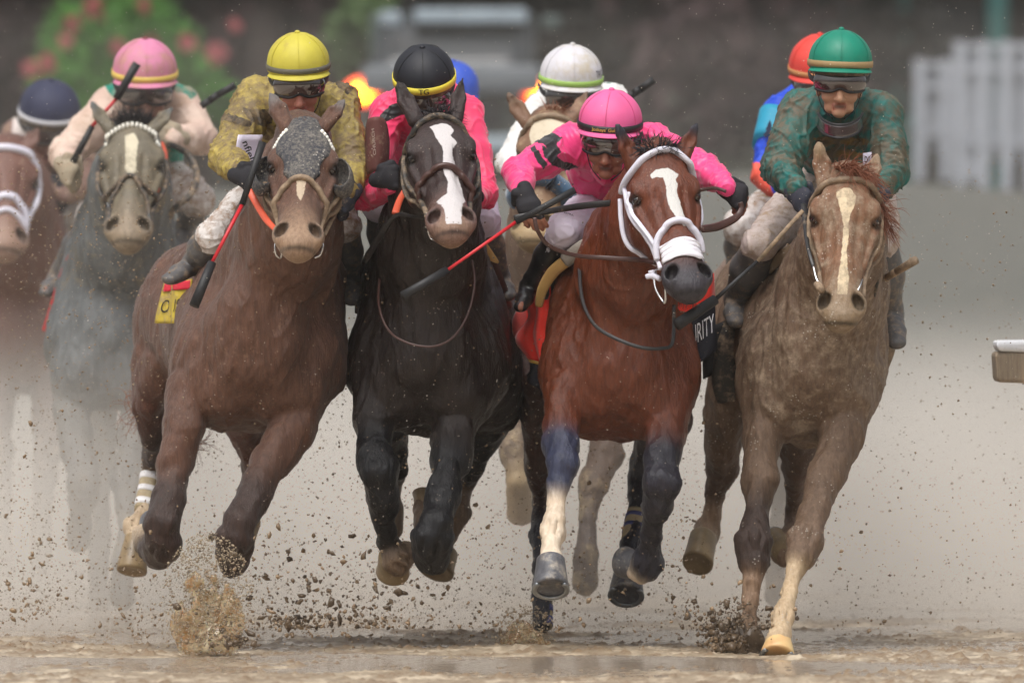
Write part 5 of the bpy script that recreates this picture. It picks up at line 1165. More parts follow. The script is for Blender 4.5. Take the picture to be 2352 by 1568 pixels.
        for q in (-1, 1): tube('goggle_strap', [G(q * 1.25, -47, 4), H(q * 66, 0, -40), H(q * 70, -30, -32)], [7 * s, 7 * s, 6 * s], T_gfr, g, n=4, flat=.3, nor=rt * q)
    def fist(j, o, a, g, c, S=None, r=1.0, glove=None, curl=1.0, wrist=None, open_=False, thumb=True, barefrom=None):
        """gloved or bare hand closing round a rein. a: knuckle row, g: wrist->knuckles, c: curl direction"""
        s = j.s * r; o = j.P(*o); a, g, c = nrm(a), nrm(g), nrm(c); S = S or j.B
        col = j.sk; K = []; F_ = []
        S.chain([(o - g * 38 * s, (17 * s, 13 * s)), (o - g * 8 * s, (26 * s, 13 * s)), (o + g * 2 * s, (26 * s, 11 * s))], side=a, k=6 * s, c=col)
        for i in range(4):
            L = (26, 29, 27, 21)[i]; b = o + a * (i - 1.5) * 13.2 * s + g * 4 * s
            sp = a * (i - 1.5) * .08
            if open_: p1 = b + nrm(g * .8 + c * .45 + sp) * L * s; p2 = p1 + nrm(g * .55 + c * .8 + sp) * L * .7 * s; p3 = p2 + nrm(g * .2 + c * 1) * L * .5 * s
            else: p1 = b + nrm(g * .55 + c * .85) * L * s; p2 = p1 + nrm(c * .75 - g * .65) * L * .75 * s; p3 = p2 + nrm(-g * 1 - c * .2) * L * .5 * s
            S.chain([(b - g * 14 * s, 7.4 * s), (b, 8 * s), (p1, 7 * s)], k=3 * s, c=col); S.chain([(p1, 7 * s), (p2, 6.4 * s), (p3, 5.4 * s)], k=2.0 * s, c=col)
            S.ell(b, 8.6 * s, None, 3 * s, col); F_.append((b, p1, p2, p3))
        tb = o - g * 30 * s + a * -24 * s; t1 = tb + nrm(g * .7 + c * .7 - a * .45) * 26 * s; t2 = t1 + nrm(g * .6 + c * .6 + a * .4) * 22 * s
        S.chain([(o - g * 34 * s - a * 8 * s, 12 * s), (tb, 10 * s), (t1, 8.4 * s), (t2, 6.8 * s)], k=4 * s, c=col)
        if glove:
            G_ = Solid(); e = 1.8 * s
            G_.chain([(o - g * 52 * s, (17 * s, 15 * s)), (o - g * 38 * s, (19 * s, 15 * s)), (o - g * 8 * s, (26 * s + e, 13 * s + e)), (o + g * 2 * s, (26 * s + e, 11 * s + e))], side=a, k=6 * s, c=(.1, .1, .1))
            for b, p1, p2, p3 in F_:
                if barefrom is not None: G_.chain([(b - g * 14 * s, 7.4 * s + e), (b, 8 * s + e), (b + (p1 - b) * barefrom, 7.6 * s + e)], k=3 * s, c=(.1, .1, .1))
                else: G_.chain([(b - g * 14 * s, 7.4 * s + e), (b, 8 * s + e), (p1, 7 * s + e)], k=3 * s, c=(.1, .1, .1)); G_.chain([(p1, 7 * s + e), (p2, 6.4 * s + e), (p3, 5.4 * s + e)], k=2.0 * s, c=(.1, .1, .1))
                G_.ell(b, 9.4 * s, None, 3 * s, (.1, .1, .1))
            G_.chain([(o - g * 34 * s - a * 8 * s, 12 * s + e), (tb, 10 * s + e), (t1, 8.4 * s + e)] + ([(t2, 6.8 * s + e)] if barefrom is None else []), k=4 * s, c=(.1, .1, .1))
            link('glove', G_.mesh('glove', .0042 if j.d < 2 else .006, base=(.1, .1, .1)), glove, j.root)
    def limbs(j, arms, legs, torso, silks_mat, breech_mat, boot_mat, fold=1.0, patches=None, silkcol=(.5, .5, .5), armr=1.0):
        """arms: [(shoulder, elbow, wrist)], legs: [(hip, knee, ankle, toe)], torso: [(x,y,d,r_lateral,r_other)]"""
        s = j.s; P = j.P; B = j.B; sk = j.sk; c0 = silkcol
        A = Solid(); T = [(P(*q[:3]), (q[3] * s, q[4] * s)) for q in torso]
        B.chain([(p, (a * .8, b * .8)) for p, (a, b) in T], k=20 * s, c=sk); A.chain(T, k=22 * s, c=c0)
        B.seg(j.H(0, -14, -70), T[0][0], 34 * s, 36 * s, k=12 * s, c=sk); A.seg(j.H(0, -24, -118), T[0][0], 38 * s, 50 * s, k=12 * s, c=c0)
        for sh, el, wr in arms:
            a, b, w = P(*sh), P(*el), P(*wr); m = a * .5 + b * .5; m2 = b * .55 + w * .45
            B.chain([(a, 32 * s), (b, 22 * s), (w, 15 * s)], k=8 * s, c=sk)
            A.chain([(T[0][0] * .45 + a * .55, (50 * s * armr, 50 * s * armr)), (a, 47 * s * armr), (m, 42 * s * armr), (b, 35 * s * armr)], k=14 * s, c=c0)
            A.chain([(b, 35 * s * armr), (m2, 31 * s * armr), (w, 20.5 * s * armr)], k=10 * s, c=c0)
        segs = [(P(*a), P(*b)) for sh, el, wr in arms for a, b in ((sh, el), (el, wr))]
        def fd(V, N):
            r = noise3(V, 11, 7) * .004 * fold
            for a, b in segs:
                w = b - a; L = np.linalg.norm(w); w = w / L; Q = V - a; t = Q @ w; near = np.exp(-((np.linalg.norm(Q - np.clip(t, 0, L)[:, None] * w, axis=1)) / (60 * s)) ** 2)
                bend = .45 + .55 * np.exp(-(np.minimum(np.abs(t), np.abs(L - t)) / (.10)) ** 2)
                ph = t * 78 + noise3(V, 9, 3) * 5.0
                r += (1 - np.abs(np.sin(ph))) ** 1.5 * .0085 * fold * near * bend * (noise3(V, 13, 9) * .5 + .7) - .002 * near * fold
            r += (1 - np.abs(noise3(V * (1, 1, .7), 18, 11)) * 2.4).clip(0, 1) ** 2 * .0065 * fold
            return r
        j.A = A
        j.silks = link('silks', A.mesh('silks', j.res if j.d < 2 else .009, disp=fd, marks=patches, base=c0), silks_mat, j.root)
        if legs:
            L_ = Solid(); L_.seg(T[-1][0], T[-1][0] + np.array((0, .06, .02)), 75 * s, 70 * s, k=20 * s, c=(.5, .5, .5))
            for hip, kn, an, toe in legs:
                h_, k_, a_, t_ = P(*hip), P(*kn), P(*an), P(*toe); mm = k_ * .55 + a_ * .45
                B.chain([(h_, 45 * s), (k_, 28 * s), (mm, 26 * s), (a_, 16 * s)], k=10 * s, c=sk); B.seg(a_, t_, 16 * s, 11 * s, k=8 * s, c=sk)
                L_.chain([(h_, 60 * s), (h_ * .45 + k_ * .55, 49 * s), (k_, 38 * s)], k=16 * s, c=(.5, .5, .5)); L_.chain([(k_, 38 * s), (k_ * .84 + a_ * .16, 31 * s)], k=10 * s, c=(.5, .5, .5))
                bs = getattr(j, 'bs', 1.0); s_ = s; s = s * bs; C_ = Solid(); top = k_ * .84 + a_ * .16
                C_.chain([(top, 31 * s), (mm, 33 * s), (a_ * .8 + mm * .2, 22 * s), (a_, 21 * s)], k=10 * s, c=(.1, .1, .1))
                ft = nrm(t_ - a_); C_.chain([(a_ - ft * 10 * s, 20 * s), (a_ * .4 + t_ * .6, (20 * s, 15 * s)), (t_, (17 * s, 11 * s))], k=8 * s, c=(.1, .1, .1))
                C_.seg(a_ - ft * 18 * s + np.array((0, 0, -18 * s)), a_ - ft * 8 * s + np.array((0, 0, -14 * s)), 10 * s, 12 * s, k=4 * s, c=(.1, .1, .1))
                def bd(V, N, a_=a_): return noise3(V, 15, 2) * .002 + np.abs(np.sin((V[:, 2] - a_[2]) * 110 + noise3(V, 12, 4) * 3)) * .004 * np.exp(-(np.linalg.norm(V - a_, axis=1) / .09) ** 2)
                s = s_; j.boots = getattr(j, 'boots', []) + [C_]; link('boot', C_.mesh('boot', .006 if j.d < 2 else .009, disp=bd, base=(.1, .1, .1)), boot_mat, j.root)
            lsegs = [(P(*l[0]), P(*l[1])) for l in legs]
            def ld(V, N): return noise3(V, 12, 7) * .003 + (1 - np.abs(noise3(V, 18, 12)) * 2.4).clip(0, 1) ** 2 * .007
            j.L_ = L_
            link('breeches', L_.mesh('breeches', .0065 if j.d < 2 else .009, disp=ld, base=(.5, .5, .5)), breech_mat, j.root)
    def done(j):
        return link('body', j.B.mesh('body', j.res if j.d < 2 else .008, colw=.004, base=j.sk), SK_B, j.root)
    def iron(j, a, r=30):
        """stirrup iron round the foot at a"""
        s = j.s; c = j.P(*a); A_ = np.linspace(0, 2 * math.pi, 17)[:-1]
        P_ = [c + np.array((math.cos(t) * r * s * .9, 0, math.sin(t) * r * s * 1.05)) for t in A_]
        V, Fc = sweep(P_, [(0, -1, 0)] * 16, 3.5 * s, 5 * s, 6, closed=True); link('stirrup', from_lists('stirrup', V, Fc), T_iron, j.root)

def whip(label, d, pts, cols, radii):
    """riding crop: one top-level thing made of grip, shaft and flap"""
    P_ = [W(x, y, d + dd) for x, y, dd in pts]
    root = empty('riding_crop', P_[0], label, 'riding crop', 'riding crops in the jockeys\' hands')
    for i in range(len(pts) - 1):
        nm = ('grip', 'shaft', 'flap')[min(i, 2)] if len(pts) == 4 else ('flap', 'shaft')[min(i, 1)]
        mt = cols[i]; r0, r1 = radii[i]
        tube(nm, [P_[i] - (P_[i + 1] - P_[i]) * .02, P_[i + 1]], [U(r0, d), U(r1, d)], mt, root, seg=10, n=2)
    return root
C_blk = surf('crop_black', lin((24, 23, 25)), rough=.55, mud=.12, bump=.0006, bscale=120); C_red = surf('crop_red', lin((190, 30, 40)), rough=.4, mud=.15)
C_mud = surf('crop_muddy', lin((110, 96, 80)), rough=.8, mud=.7, bump=.002)

def patch_field(polys, plane_y=None, d=0):
    """signed distance (in metres) to outlines given in picture units, for cloth panels that face the track ahead"""
    def f(V):
        s = V[:, 1] / D0 / F; X = np.stack([V[:, 0] / s + CX, HY - (V[:, 2] - CAMH) / s], 1); r = np.ones(len(V))
        for p in polys: r = np.minimum(r, poly_sd(X, p) * s)
        return {'mark': r}
    return f
FIELD = patch_field

# ---- pink silks, pink cap (leader)
S_pink = surf('bright_pink_silk', lin((244, 62, 130)), rough=.42, mud=.04, bump=.0006, bscale=60, sheen=.3, mark='mark', markcol=lin((24, 22, 26)), var=.1, spec=.5)
H_pink = surf('pink_cap_cover', lin((226, 96, 150)), rough=.6, mud=.05, bump=.0004, bscale=260)
S_white = surf('white_breeches', lin((222, 214, 232)), rough=.6, mud=.06, bump=.0006, bscale=60)
j5 = Jockey('jockey in bright pink silks and pink cap reaching both arms wide over the bay horse', .55, W(1400, 560, .9))
j5.sk = lin((150, 98, 78)); j5.skm = .12
j5.head((1402, 276, 0), R=73, pitch=12, yaw=-9, roll=4, mats=dict(helmet=H_pink, seam=surf('pink_seam', lin((205, 80, 130)), rough=.6)), band=T_gfr, bandt=(-7, 8.5), nameband=("Jockeys' Guild", T_gold, 11))
j5.limbs([((1312, 335, .15), (1192, 392, -.05), (1200, 446, -.28)), ((1500, 335, .15), (1618, 388, -.05), (1668, 432, -.25))],
         [((1400, 470, .55), (1295, 528, .2), (1215, 660, .45), (1196, 706, .3)), ((1490, 480, .6), (1570, 545, .35), (1600, 690, .55), (1610, 730, .45))],
         [(1405, 345, .22, 88, 60), (1400, 390, .4, 95, 72), (1405, 420, .65, 82, 70), (1415, 430, .85, 74, 70)],
         S_pink, S_white, T_boot, patches=FIELD([[(1262, 300), (1292, 318), (1278, 330), (1290, 350), (1275, 362), (1262, 350), (1248, 330), (1222, 325), (1230, 312)], [(1243, 330), (1262, 344), (1296, 372), (1330, 380), (1300, 392), (1268, 380), (1250, 360)], [(1216, 338), (1228, 334), (1258, 378), (1246, 388)]]))
j5.fist((1216, 478, -.32), (1, -.12, -.25), (.25, -.35, -1), (.3, .9, -.2), glove=T_glove, open_=True, barefrom=.55)
j5.fist((1700, 452, -.25), (-.25, -.1, -1), (.75, -.5, -.35), (-.3, .8, -.5), glove=T_glove, barefrom=.5)
strap('cuff', j5.A, [j5.P(1182, 436, -.3), j5.P(1198, 431, -.32), j5.P(1222, 438, -.3)], 3 * j5.s, 3 * j5.s, T_black, j5.root)
_lf = lambda x, y: j5.P(1330 + x * 17 + y * 4, 428 - y * 26 + x * 5, .18)
def on_solid(S_, fn, off=.003):
    def g(x, y):
        X, N = S_.project(np.array([fn(x, y)]), off); return X[0]
    return g
lettering('NYRA', on_solid(j5.L_, lambda x, y: j5.P(1318 + x * 17 + y * 6, 456 - y * 26 + x * 5, .1), .015), T_printk, j5.root, bold=.02, cuts=0)
lettering('yler', on_solid(j5.boots[0], lambda x, y: j5.P(1232 + x * 15 + y * 5, 598 - y * 22 + x * 8, .15), .006), T_print, j5.root, bold=.02, cuts=0)
j5.done()
whip('black and red crop held low by the leading pink jockey, pointing down left', .1, [(1318, 438, -.2), (1185, 510, -.22), (1025, 622, -.35), (925, 680, -.42)], [C_blk, C_red, C_blk], [(8, 7), (4, 3.5), (10, 11)])

# ---- black cap, pink silks
S_pink2 = surf('hot_pink_silk', lin((238, 56, 108)), rough=.5, mud=.05, bump=.0006, bscale=60, sheen=.3, mark='mark', markcol=lin((20, 18, 22)), var=.1)
H_blk = surf('black_cap_cover', lin((18, 20, 30)), rough=.6, mud=.03, bump=.0005, bscale=260)
T_yb = surf('yellow_band', lin((230, 212, 70)), rough=.6, mud=.08)
j3 = Jockey('jockey in hot pink silks with black cap and yellow band over the dark horse', .75, W(1000, 560, 1.2))
j3.sk = lin((120, 84, 68))
j3.head((974, 172, 0), R=71, pitch=26, yaw=0, roll=-3, mats=dict(helmet=H_blk, seam=surf('black_seam', lin((12, 13, 18)), rough=.6)), band=T_yb, bandt=(-6, 9.5), nameband=('TG', T_printk, 19), peak=False)
j3.limbs([((892, 262, .25), (838, 452, .05), (902, 428, -.28)), ((1068, 262, .25), (1112, 446, .05), (1060, 462, -.25))],
         [((930, 440, .6), (872, 470, .3), (880, 610, .5), (850, 640, .35)), ((1060, 440, .6), (1108, 500, .3), (1150, 640, .5), (1168, 680, .4))],
         [(980, 245, .25, 95, 70), (980, 320, .45, 95, 78), (985, 390, .7, 80, 74), (990, 420, .9, 76, 72)],
         S_pink2, S_white, T_bootm, patches=FIELD([[(872, 262), (900, 240), (935, 232), (930, 262), (885, 280), (868, 278)]]), armr=.88)
j3.fist((905, 408, -.3), (.1, -.1, -1), (.8, -.5, .1), (.1, .9, -.3), glove=T_glove); j3.fist((1060, 470, -.25), (-.1, -.1, -1), (-.6, -.5, -.3), (.1, .9, -.3), glove=T_glove)
j3.done()
_g = empty('spare_goggles', W(848, 335, .6), 'muddy brown wrist guard with pale lettering between the yellow and pink sleeves', 'wrist guard')
def _pad(u, v): k = math.sin(math.pi * min(1, max(0, v * .94 + .03))) ** .16; return W(864 + (u - .5) * 50 * k + 3 * math.sin(v * 3), 276 + 126 * v - 8 * math.sin(u * 3.1), .55 + .05 * (u - .5) ** 2 * 4)
grid_sheet('guard_panel', _pad, 8, 12, surf('brown_pad', lin((98, 56, 50)), rough=.7, mud=.4), _g, .012)
lettering('CHURCH', lambda x, y: _pad(.34 - y * .18 - x * .02, .45 - x * .12) + np.array((0, -.009, 0)), surf('pale_print', lin((165, 145, 134)), rough=.8, mud=.4), _g, bold=.02)
_g.name = 'wrist_guard'

# ---- yellow silks
S_yel = surf('mud_stained_yellow_silk', lin((172, 152, 76)), rough=.6, mud=.70, mudcol=lin((112, 94, 66)), mudscale=36, bump=.0006, bscale=60, mark='mark', markcol=lin((38, 33, 34)), var=.15)
H_yel = surf('yellow_cap_cover', lin((190, 178, 62)), rough=.6, mud=.42, mudcol=lin((170, 150, 70)), bump=.0004, bscale=260)
S_wm = surf('mud_spattered_white_breeches', lin((222, 216, 212)), rough=.65, mud=.62, mudcol=lin((140, 108, 80)), mudscale=34, bump=.001, bscale=60)
j2 = Jockey('jockey in mud stained yellow silks and yellow cap over the hooded chestnut', .7, W(690, 560, 1.2))
j2.sk = lin((168, 108, 92)); j2.skm = .25; j2.bs = 1.2
j2.head((685, 144, 0), R=72, pitch=13, yaw=2, roll=-2, mats=dict(helmet=H_yel, seam=surf('yellow_seam', lin((190, 178, 60)), rough=.6)), band=surf('grimy_band', lin((95, 92, 80)), rough=.7, mud=.3), bandt=(-5, 7), goggles='dark')
j2.limbs([((590, 235, .25), (520, 362, .05), (552, 398, -.22)), ((770, 240, .25), (812, 385, .05), (795, 442, -.18))],
         [((640, 420, .6), (490, 545, .25), (446, 606, .45), (388, 642, .30)), ((740, 440, .6), (790, 520, .3), (800, 640, .5), (808, 690, .4))],
         [(680, 245, .25, 95, 70), (680, 300, .45, 95, 78), (680, 370, .7, 84, 76), (680, 410, .9, 80, 75)],
         S_yel, S_wm, T_bootm, fold=1.4, armr=1.08, patches=FIELD([[(545, 172), (580, 150), (625, 145), (625, 158), (585, 166), (548, 185)], [(762, 165), (800, 185), (812, 205), (800, 218), (775, 195), (755, 180)], [(555, 245), (590, 252), (625, 250), (625, 285), (600, 292), (575, 280), (560, 262)], [(505, 275), (520, 262), (580, 280), (575, 292), (535, 285)]]))
j2.fist((578, 412, -.28), (-.15, -.1, -1), (.8, -.55, -.2), (.1, .9, -.4), glove=T_glove); j2.fist((790, 462, -.2), (.1, -.1, -1), (-.5, -.6, -.5), (.1, .9, -.3), glove=T_glovem)
lettering('nfield', on_solid(j2.L_, lambda x, y: j2.P(572 + x * 12 + y * 20, 352 + x * 26 - y * 12, .35)), T_printk, j2.root, bold=.02, cuts=0)
grid_sheet('thigh_panel', lambda u, v: j2.P(548 + 55 * u - 6 * math.sin(v * 3), 310 + 85 * v, -.02 + .1 * u), 6, 6, S_white, j2.root, .006)
lettering('nfield', lambda x, y: j2.P(573 + x * 10 + y * 20, 352 + x * 26 - y * 8, -.03 + .0 * x) + np.array((0, -.005 + .0, 0)), T_printk, j2.root, bold=.02, cuts=0)
j2.done()
whip('black and red crop pointing down past the yellow jockey\'s boot', .1, [(602, 330, -.15), (556, 470, -.2), (486, 605, -.3), (446, 702, -.36)], [C_blk, C_red, C_blk], [(9, 7), (4.5, 4), (10, 12)])

# ---- green silks
S_grn = surf('mud_caked_teal_silk', lin((2, 98, 92)), rough=.6, mud=.70, mudcol=lin((90, 82, 66)), mudscale=20, bump=.0008, bscale=60, mark='mark', markcol=lin((128, 102, 44)), var=.3)
H_grn = surf('green_cap_cover', lin((0, 122, 98)), rough=.5, mud=.05, bump=.0004, bscale=260)
S_g6 = surf('grey_white_breeches', lin((190, 176, 170)), rough=.65, mud=.58, bump=.001, bscale=60)
j6 = Jockey('jockey in mud caked teal silks and green cap over the muddy chestnut on the right', .6, W(1930, 560, 1.1))
j6.sk = lin((172, 130, 104)); j6.skm = .35; j6.bs = 1.3
j6.head((1930, 139, 0), R=73, pitch=4, yaw=0, roll=2, mats=dict(helmet=H_grn, seam=surf('green_seam', lin((0, 120, 96)), rough=.6)), band=surf('muddy_gold_band', lin((150, 125, 85)), rough=.7, mud=.4), bandt=(-6, 8), goggles='clear')
j6.limbs([((1846, 262, .2), (1790, 386, .05), (1828, 436, -.15)), ((2016, 265, .2), (2048, 396, .05), (2000, 448, -.12))],
         [((1860, 440, .6), (1745, 560, .2), (1690, 690, .45), (1690, 740, .3)), ((1995, 440, .6), (2025, 560, .3), (2046, 722, .45), (2060, 788, .28))],
         [(1930, 256, .2, 92, 62), (1930, 310, .4, 98, 76), (1930, 380, .65, 84, 74), (1930, 410, .9, 80, 74)],
         S_grn, S_g6, T_bootm, fold=1.5, armr=1.12, patches=FIELD([[(1870, 318), (1900, 308), (1960, 312), (1995, 322), (1990, 334), (1930, 330), (1880, 334)], [(1890, 346), (1950, 342), (1992, 350), (1980, 362), (1900, 360)]]))
j6.fist((1846, 462, -.2), (-.1, -.1, -1), (.5, -.7, -.4), (.1, .9, -.3), glove=T_glovem, r=1.05); j6.fist((1998, 462, -.15), (.1, -.1, -1), (-.6, -.6, -.3), (.1, .9, -.3), glove=T_glovem)
# spare goggles pulled down round the neck
def _sg(u, v): a = (u - .5) * 2.7; return j6.P(1930 + 52 * math.sin(a), 268 + 34 * math.cos(a) * 1.0 + (v - .5) * 30, .05 - .17 * math.cos(a))
grid_sheet('spare_goggles', _sg, 20, 5, T_gclear, j6.root, .004)
for v_ in (0, 1): tube('goggle_frame', [_sg(u, v_) for u in np.linspace(0, 1, 11)], 3 * j6.s, T_gfr, j6.root, n=2)
grid_sheet('breeches_stripe', lambda u, v: j6.P(1812 + 14 * u + 4 * v, 345 + 40 * v + 8 * u, .05), 4, 4, S_white, j6.root, .004)
lettering('DA', lambda x, y: j6.P(1820 + x * 11, 366 - y * 16 + x * 3, .045), T_printk, j6.root, bold=.02, cuts=0)
grid_sheet('breeches_label', lambda u, v: j6.P(1982 + 20 * u, 352 + 30 * v - 3 * u, .05), 4, 4, S_white, j6.root, .004)
lettering('D//', lambda x, y: j6.P(1992 + x * 10, 367 - y * 20, .045), T_printk, j6.root, bold=.02, cuts=0)
for (kx, ky, kd), (ax_, ay, ad) in (((1745, 560, .2), (1690, 690, .45)), ((2025, 560, .3), (2040, 700, .45))):
    a_, b_ = j6.P(kx, ky, kd), j6.P(ax_, ay, ad); tube('boot_cuff', [a_ * .93 + b_ * .07, a_ * .72 + b_ * .28], [34 * j6.s, 34 * j6.s], surf('maroon_cuff', lin((128, 52, 62)), rough=.6, mud=.25), j6.root, n=3, seg=18)
j6.done()
whip('long black crop slanting down left from the green jockey\'s glove', .1, [(1842, 486, -.1), (1740, 600, -.12), (1640, 690, -.2), (1556, 745, -.3)], [C_mud, C_blk, C_blk], [(5, 5), (4.5, 5), (12, 14)])
whip('stubby mud covered crop sticking out right of the muddy chestnut', .1, [(2020, 650, .5), (2040, 636, .4), (2062, 622, .3), (2102, 598, .2)], [C_mud, C_mud, C_mud], [(8, 8), (8, 9), (9, 10)])

# ---- pink cap left, one length back
S_pw = surf('muddy_white_silk', lin((205, 180, 165)), rough=.6, mud=.5, mudcol=lin((170, 140, 118)), mudscale=10, bump=.0008, bscale=60, mark='mark', markcol=lin((0, 125, 105)), var=.2)
H_pk1 = surf('pale_pink_cap_cover', lin((205, 125, 158)), rough=.6, mud=.5, mudcol=lin((170, 130, 105)), mudscale=9, bump=.0004, bscale=200)
j1 = Jockey('jockey in muddy white and teal silks with pale pink cap over the grey horse', 5.7, W(330, 520, 6.3))
j1.sk = lin((140, 100, 84)); j1.skm = .4
j1.head((333, 160, 0), R=74, pitch=13, yaw=4, roll=0, mats=dict(helmet=H_pk1, button=surf('brown_button', lin((120, 60, 60)), rough=.6)), band=surf('yellow_pink_band', lin((215, 185, 90)), rough=.6, mud=.2), bandt=(-7, 7), goggles='clear')
j1.limbs([((262, 246, .2), (150, 352, .05), (158, 384, -.25)), ((408, 246, .2), (462, 318, .05), (392, 322, -.3))],
         [((290, 430, .6), (215, 500, .3), (130, 640, .5), (104, 672, .35)), ((380, 420, .6), (455, 460, .2), (425, 520, .4), (420, 560, .3))],
         [(334, 240, .22, 92, 66), (334, 290, .4, 92, 74), (334, 360, .65, 80, 72), (334, 400, .9, 76, 72)],
         S_pw, S_wm, T_bootm, armr=1.05, patches=FIELD([[(235, 190), (262, 172), (275, 200), (270, 235), (250, 215)], [(398, 190), (430, 195), (452, 215), (440, 232), (425, 215), (400, 210)], [(375, 320), (420, 340), (430, 380), (390, 372)]]))
j1.fist((162, 400, -.3), (-.3, -.1, -1), (.5, -.7, -.5), (.1, .9, -.3), glove=T_glovet); j1.fist((380, 318, -.3), (0, -.1, -1), (-.8, -.6, 0), (.1, .9, -.3), glove=T_glovet)
j1.done()
whip('black and red crop raised in front of the pale pink cap', 5.2, [(168, 372, -.1), (212, 290, -.1), (268, 226, -.1), (315, 146, -.1)], [C_blk, C_red, C_blk], [(8, 7), (4.5, 4), (9, 10)])
whip('black crop tip showing behind the yellow jockey\'s shoulder', 4.8, [(462, 244, .1), (480, 232, .1), (500, 218, .1), (540, 196, .1)], [C_blk, C_blk, C_blk], [(8, 8), (8, 8), (8, 8)])

# ---- navy cap, far left
S_nv = surf('muddy_brown_silk', lin((120, 92, 82)), rough=.65, mud=.5, bump=.0008, bscale=60, mark='mark', markcol=lin((205, 195, 190)), var=.3)
H_nv = surf('navy_cap_cover', lin((28, 34, 66)), rough=.7, mud=.03, bump=.0004, bscale=200)
j0 = Jockey('jockey with navy cap and pale band at the left edge', 9.7, W(120, 520, 10.3))
j0.sk = lin((120, 82, 70)); j0.skm = .4
j0.head((114, 250, 0), R=70, pitch=20, yaw=12, mats=dict(helmet=H_nv), band=surf('white_band', lin((205, 205, 210)), rough=.7, mud=.2), bandt=(-9, 6), goggles='clear', peak=False)
j0.limbs([((50, 320, .2), (70, 420, .05), (120, 440, -.2)), ((170, 330, .2), (190, 420, .05), (140, 450, -.2))],
         [((90, 480, .6), (150, 500, .2), (190, 600, .4), (180, 640, .3)), ((170, 480, .6), (180, 520, .3), (200, 620, .4), (205, 650, .3))],
         [(112, 320, .22, 82, 62), (112, 370, .4, 82, 70), (112, 430, .65, 76, 70), (112, 460, .9, 72, 70)],
         S_nv, surf('grey_breeches', lin((170, 165, 160)), rough=.7, mud=.5), T_bootm, patches=FIELD([[(30, 270), (60, 262), (75, 320), (60, 350), (28, 330)]]))
j0.fist((130, 445, -.2), (-.1, -.1, -1), (.5, -.7, -.3), (.1, .9, -.3), glove=T_glove)
j0.done()

# ---- white cap behind the middle
S_w4 = surf('muddy_white_green_silk', lin((222, 220, 218)), rough=.6, mud=.42, mudcol=lin((175, 165, 140)), mudscale=12, bump=.0008, bscale=60, mark='mark', markcol=lin((10, 110, 90)), var=.2)
H_w4 = surf('white_cap_cover', lin((205, 203, 208)), rough=.55, mud=.48, mudcol=lin((178, 166, 142)), mudscale=14, bump=.0005, bscale=120)
j4 = Jockey('jockey with muddy white cap and lime band behind the two pink jockeys', 3.5, W(1300, 500, 4.0))
j4.sk = lin((120, 92, 76)); j4.skm = .5
j4.head((1312, 172, 0), R=72, pitch=12, yaw=4, roll=2, mats=dict(helmet=H_w4, peak=H_w4), band=surf('lime_band', lin((150, 185, 90)), rough=.6, mud=.2), bandt=(-7, 7), goggles='clear')
j4.limbs([((1250, 262, .2), (1176, 372, .05), (1200, 410, -.2)), ((1400, 240, .2), (1450, 340, .05), (1420, 400, -.2))],
         [((1270, 440, .6), (1215, 480, .3), (1190, 600, .4), (1180, 650, .3)), ((1370, 440, .6), (1400, 480, .3), (1420, 600, .4), (1425, 640, .3))],
         [(1318, 240, .3, 92, 66), (1318, 300, .5, 92, 74), (1318, 370, .75, 80, 72), (1318, 400, .95, 76, 72)],
         S_w4, S_wm, T_bootm, patches=FIELD([[(1378, 180), (1412, 178), (1450, 195), (1448, 205), (1410, 190), (1380, 190)]]))
lettering('TWC', lambda x, y: j4.E(1.02 + x * .16, 12 + y * 22, 1.5), T_printk, j4.root, bold=.01, cuts=1)
j4.done()
whip('black crop tip standing up behind the white cap', 3.4, [(1440, 226, .1), (1455, 215, .1), (1470, 206, .1), (1502, 184, .1)], [C_blk, C_blk, C_blk], [(9, 9), (9, 9), (9, 9)])

# ---- red cap hidden behind green jockey
S_bl = surf('royal_blue_silk', lin((20, 70, 200)), rough=.6, mud=.05, bump=.0008, bscale=60, mark='mark', markcol=lin((235, 90, 70)), var=.15)
j7 = Jockey('jockey with red cap and blue sleeve, mostly hidden behind the green jockey', 4.0, W(1880, 520, 4.6))
j7.head((1884, 148, 0), R=72, pitch=15, yaw=-4, mats=dict(helmet=surf('red_cap_cover', lin((212, 62, 52)), rough=.6, mud=.08, bump=.0004)), band=surf('tan_band', lin((190, 130, 80)), rough=.6), bandt=(-7, 7))
j7.limbs([((1800, 262, .2), (1760, 400, .05), (1800, 440, -.2)), ((1960, 262, .2), (1990, 400, .05), (1960, 440, -.2))],
         [((1840, 440, .6), (1700, 520, .2), (1690, 620, .4), (1690, 650, .3)), ((1930, 440, .6), (1960, 480, .3), (1980, 600, .4), (1985, 640, .3))],
         [(1880, 240, .3, 92, 66), (1880, 300, .5, 92, 74), (1880, 370, .75, 80, 72), (1880, 400, .95, 76, 72)],
         S_bl, S_wm, T_bootm, patches=FIELD([[(1700, 375), (1745, 372), (1760, 400), (1785, 470), (1700, 480)]]))
_sa, _se = j7.P(1800, 262, .2), j7.P(1760, 400, .05)
tube('number_armband', [_sa * .92 + _se * .08, _sa * .45 + _se * .55], [56 * j7.s, 52 * j7.s], surf('cyan_armband', lin((24, 140, 172)), rough=.6), j7.root, seg=28, n=4)
def _nine(x, y):
    X = 1760 + x * 44; Y = 296 - y * 62 + x * 6; t = (Y - 262) / 138; c = _sa + (_se - _sa) * t; q = j7.P(X, Y, .1); r = 57 * j7.s; dx = q[0] - c[0]
    return np.array((q[0], c[1] - 1.30 * math.sqrt(max(1e-6, r * r - dx * dx)), q[2]))
lettering('9', _nine, surf('navy_print', lin((14, 22, 50)), rough=.8), j7.root, bold=.04, cuts=1)
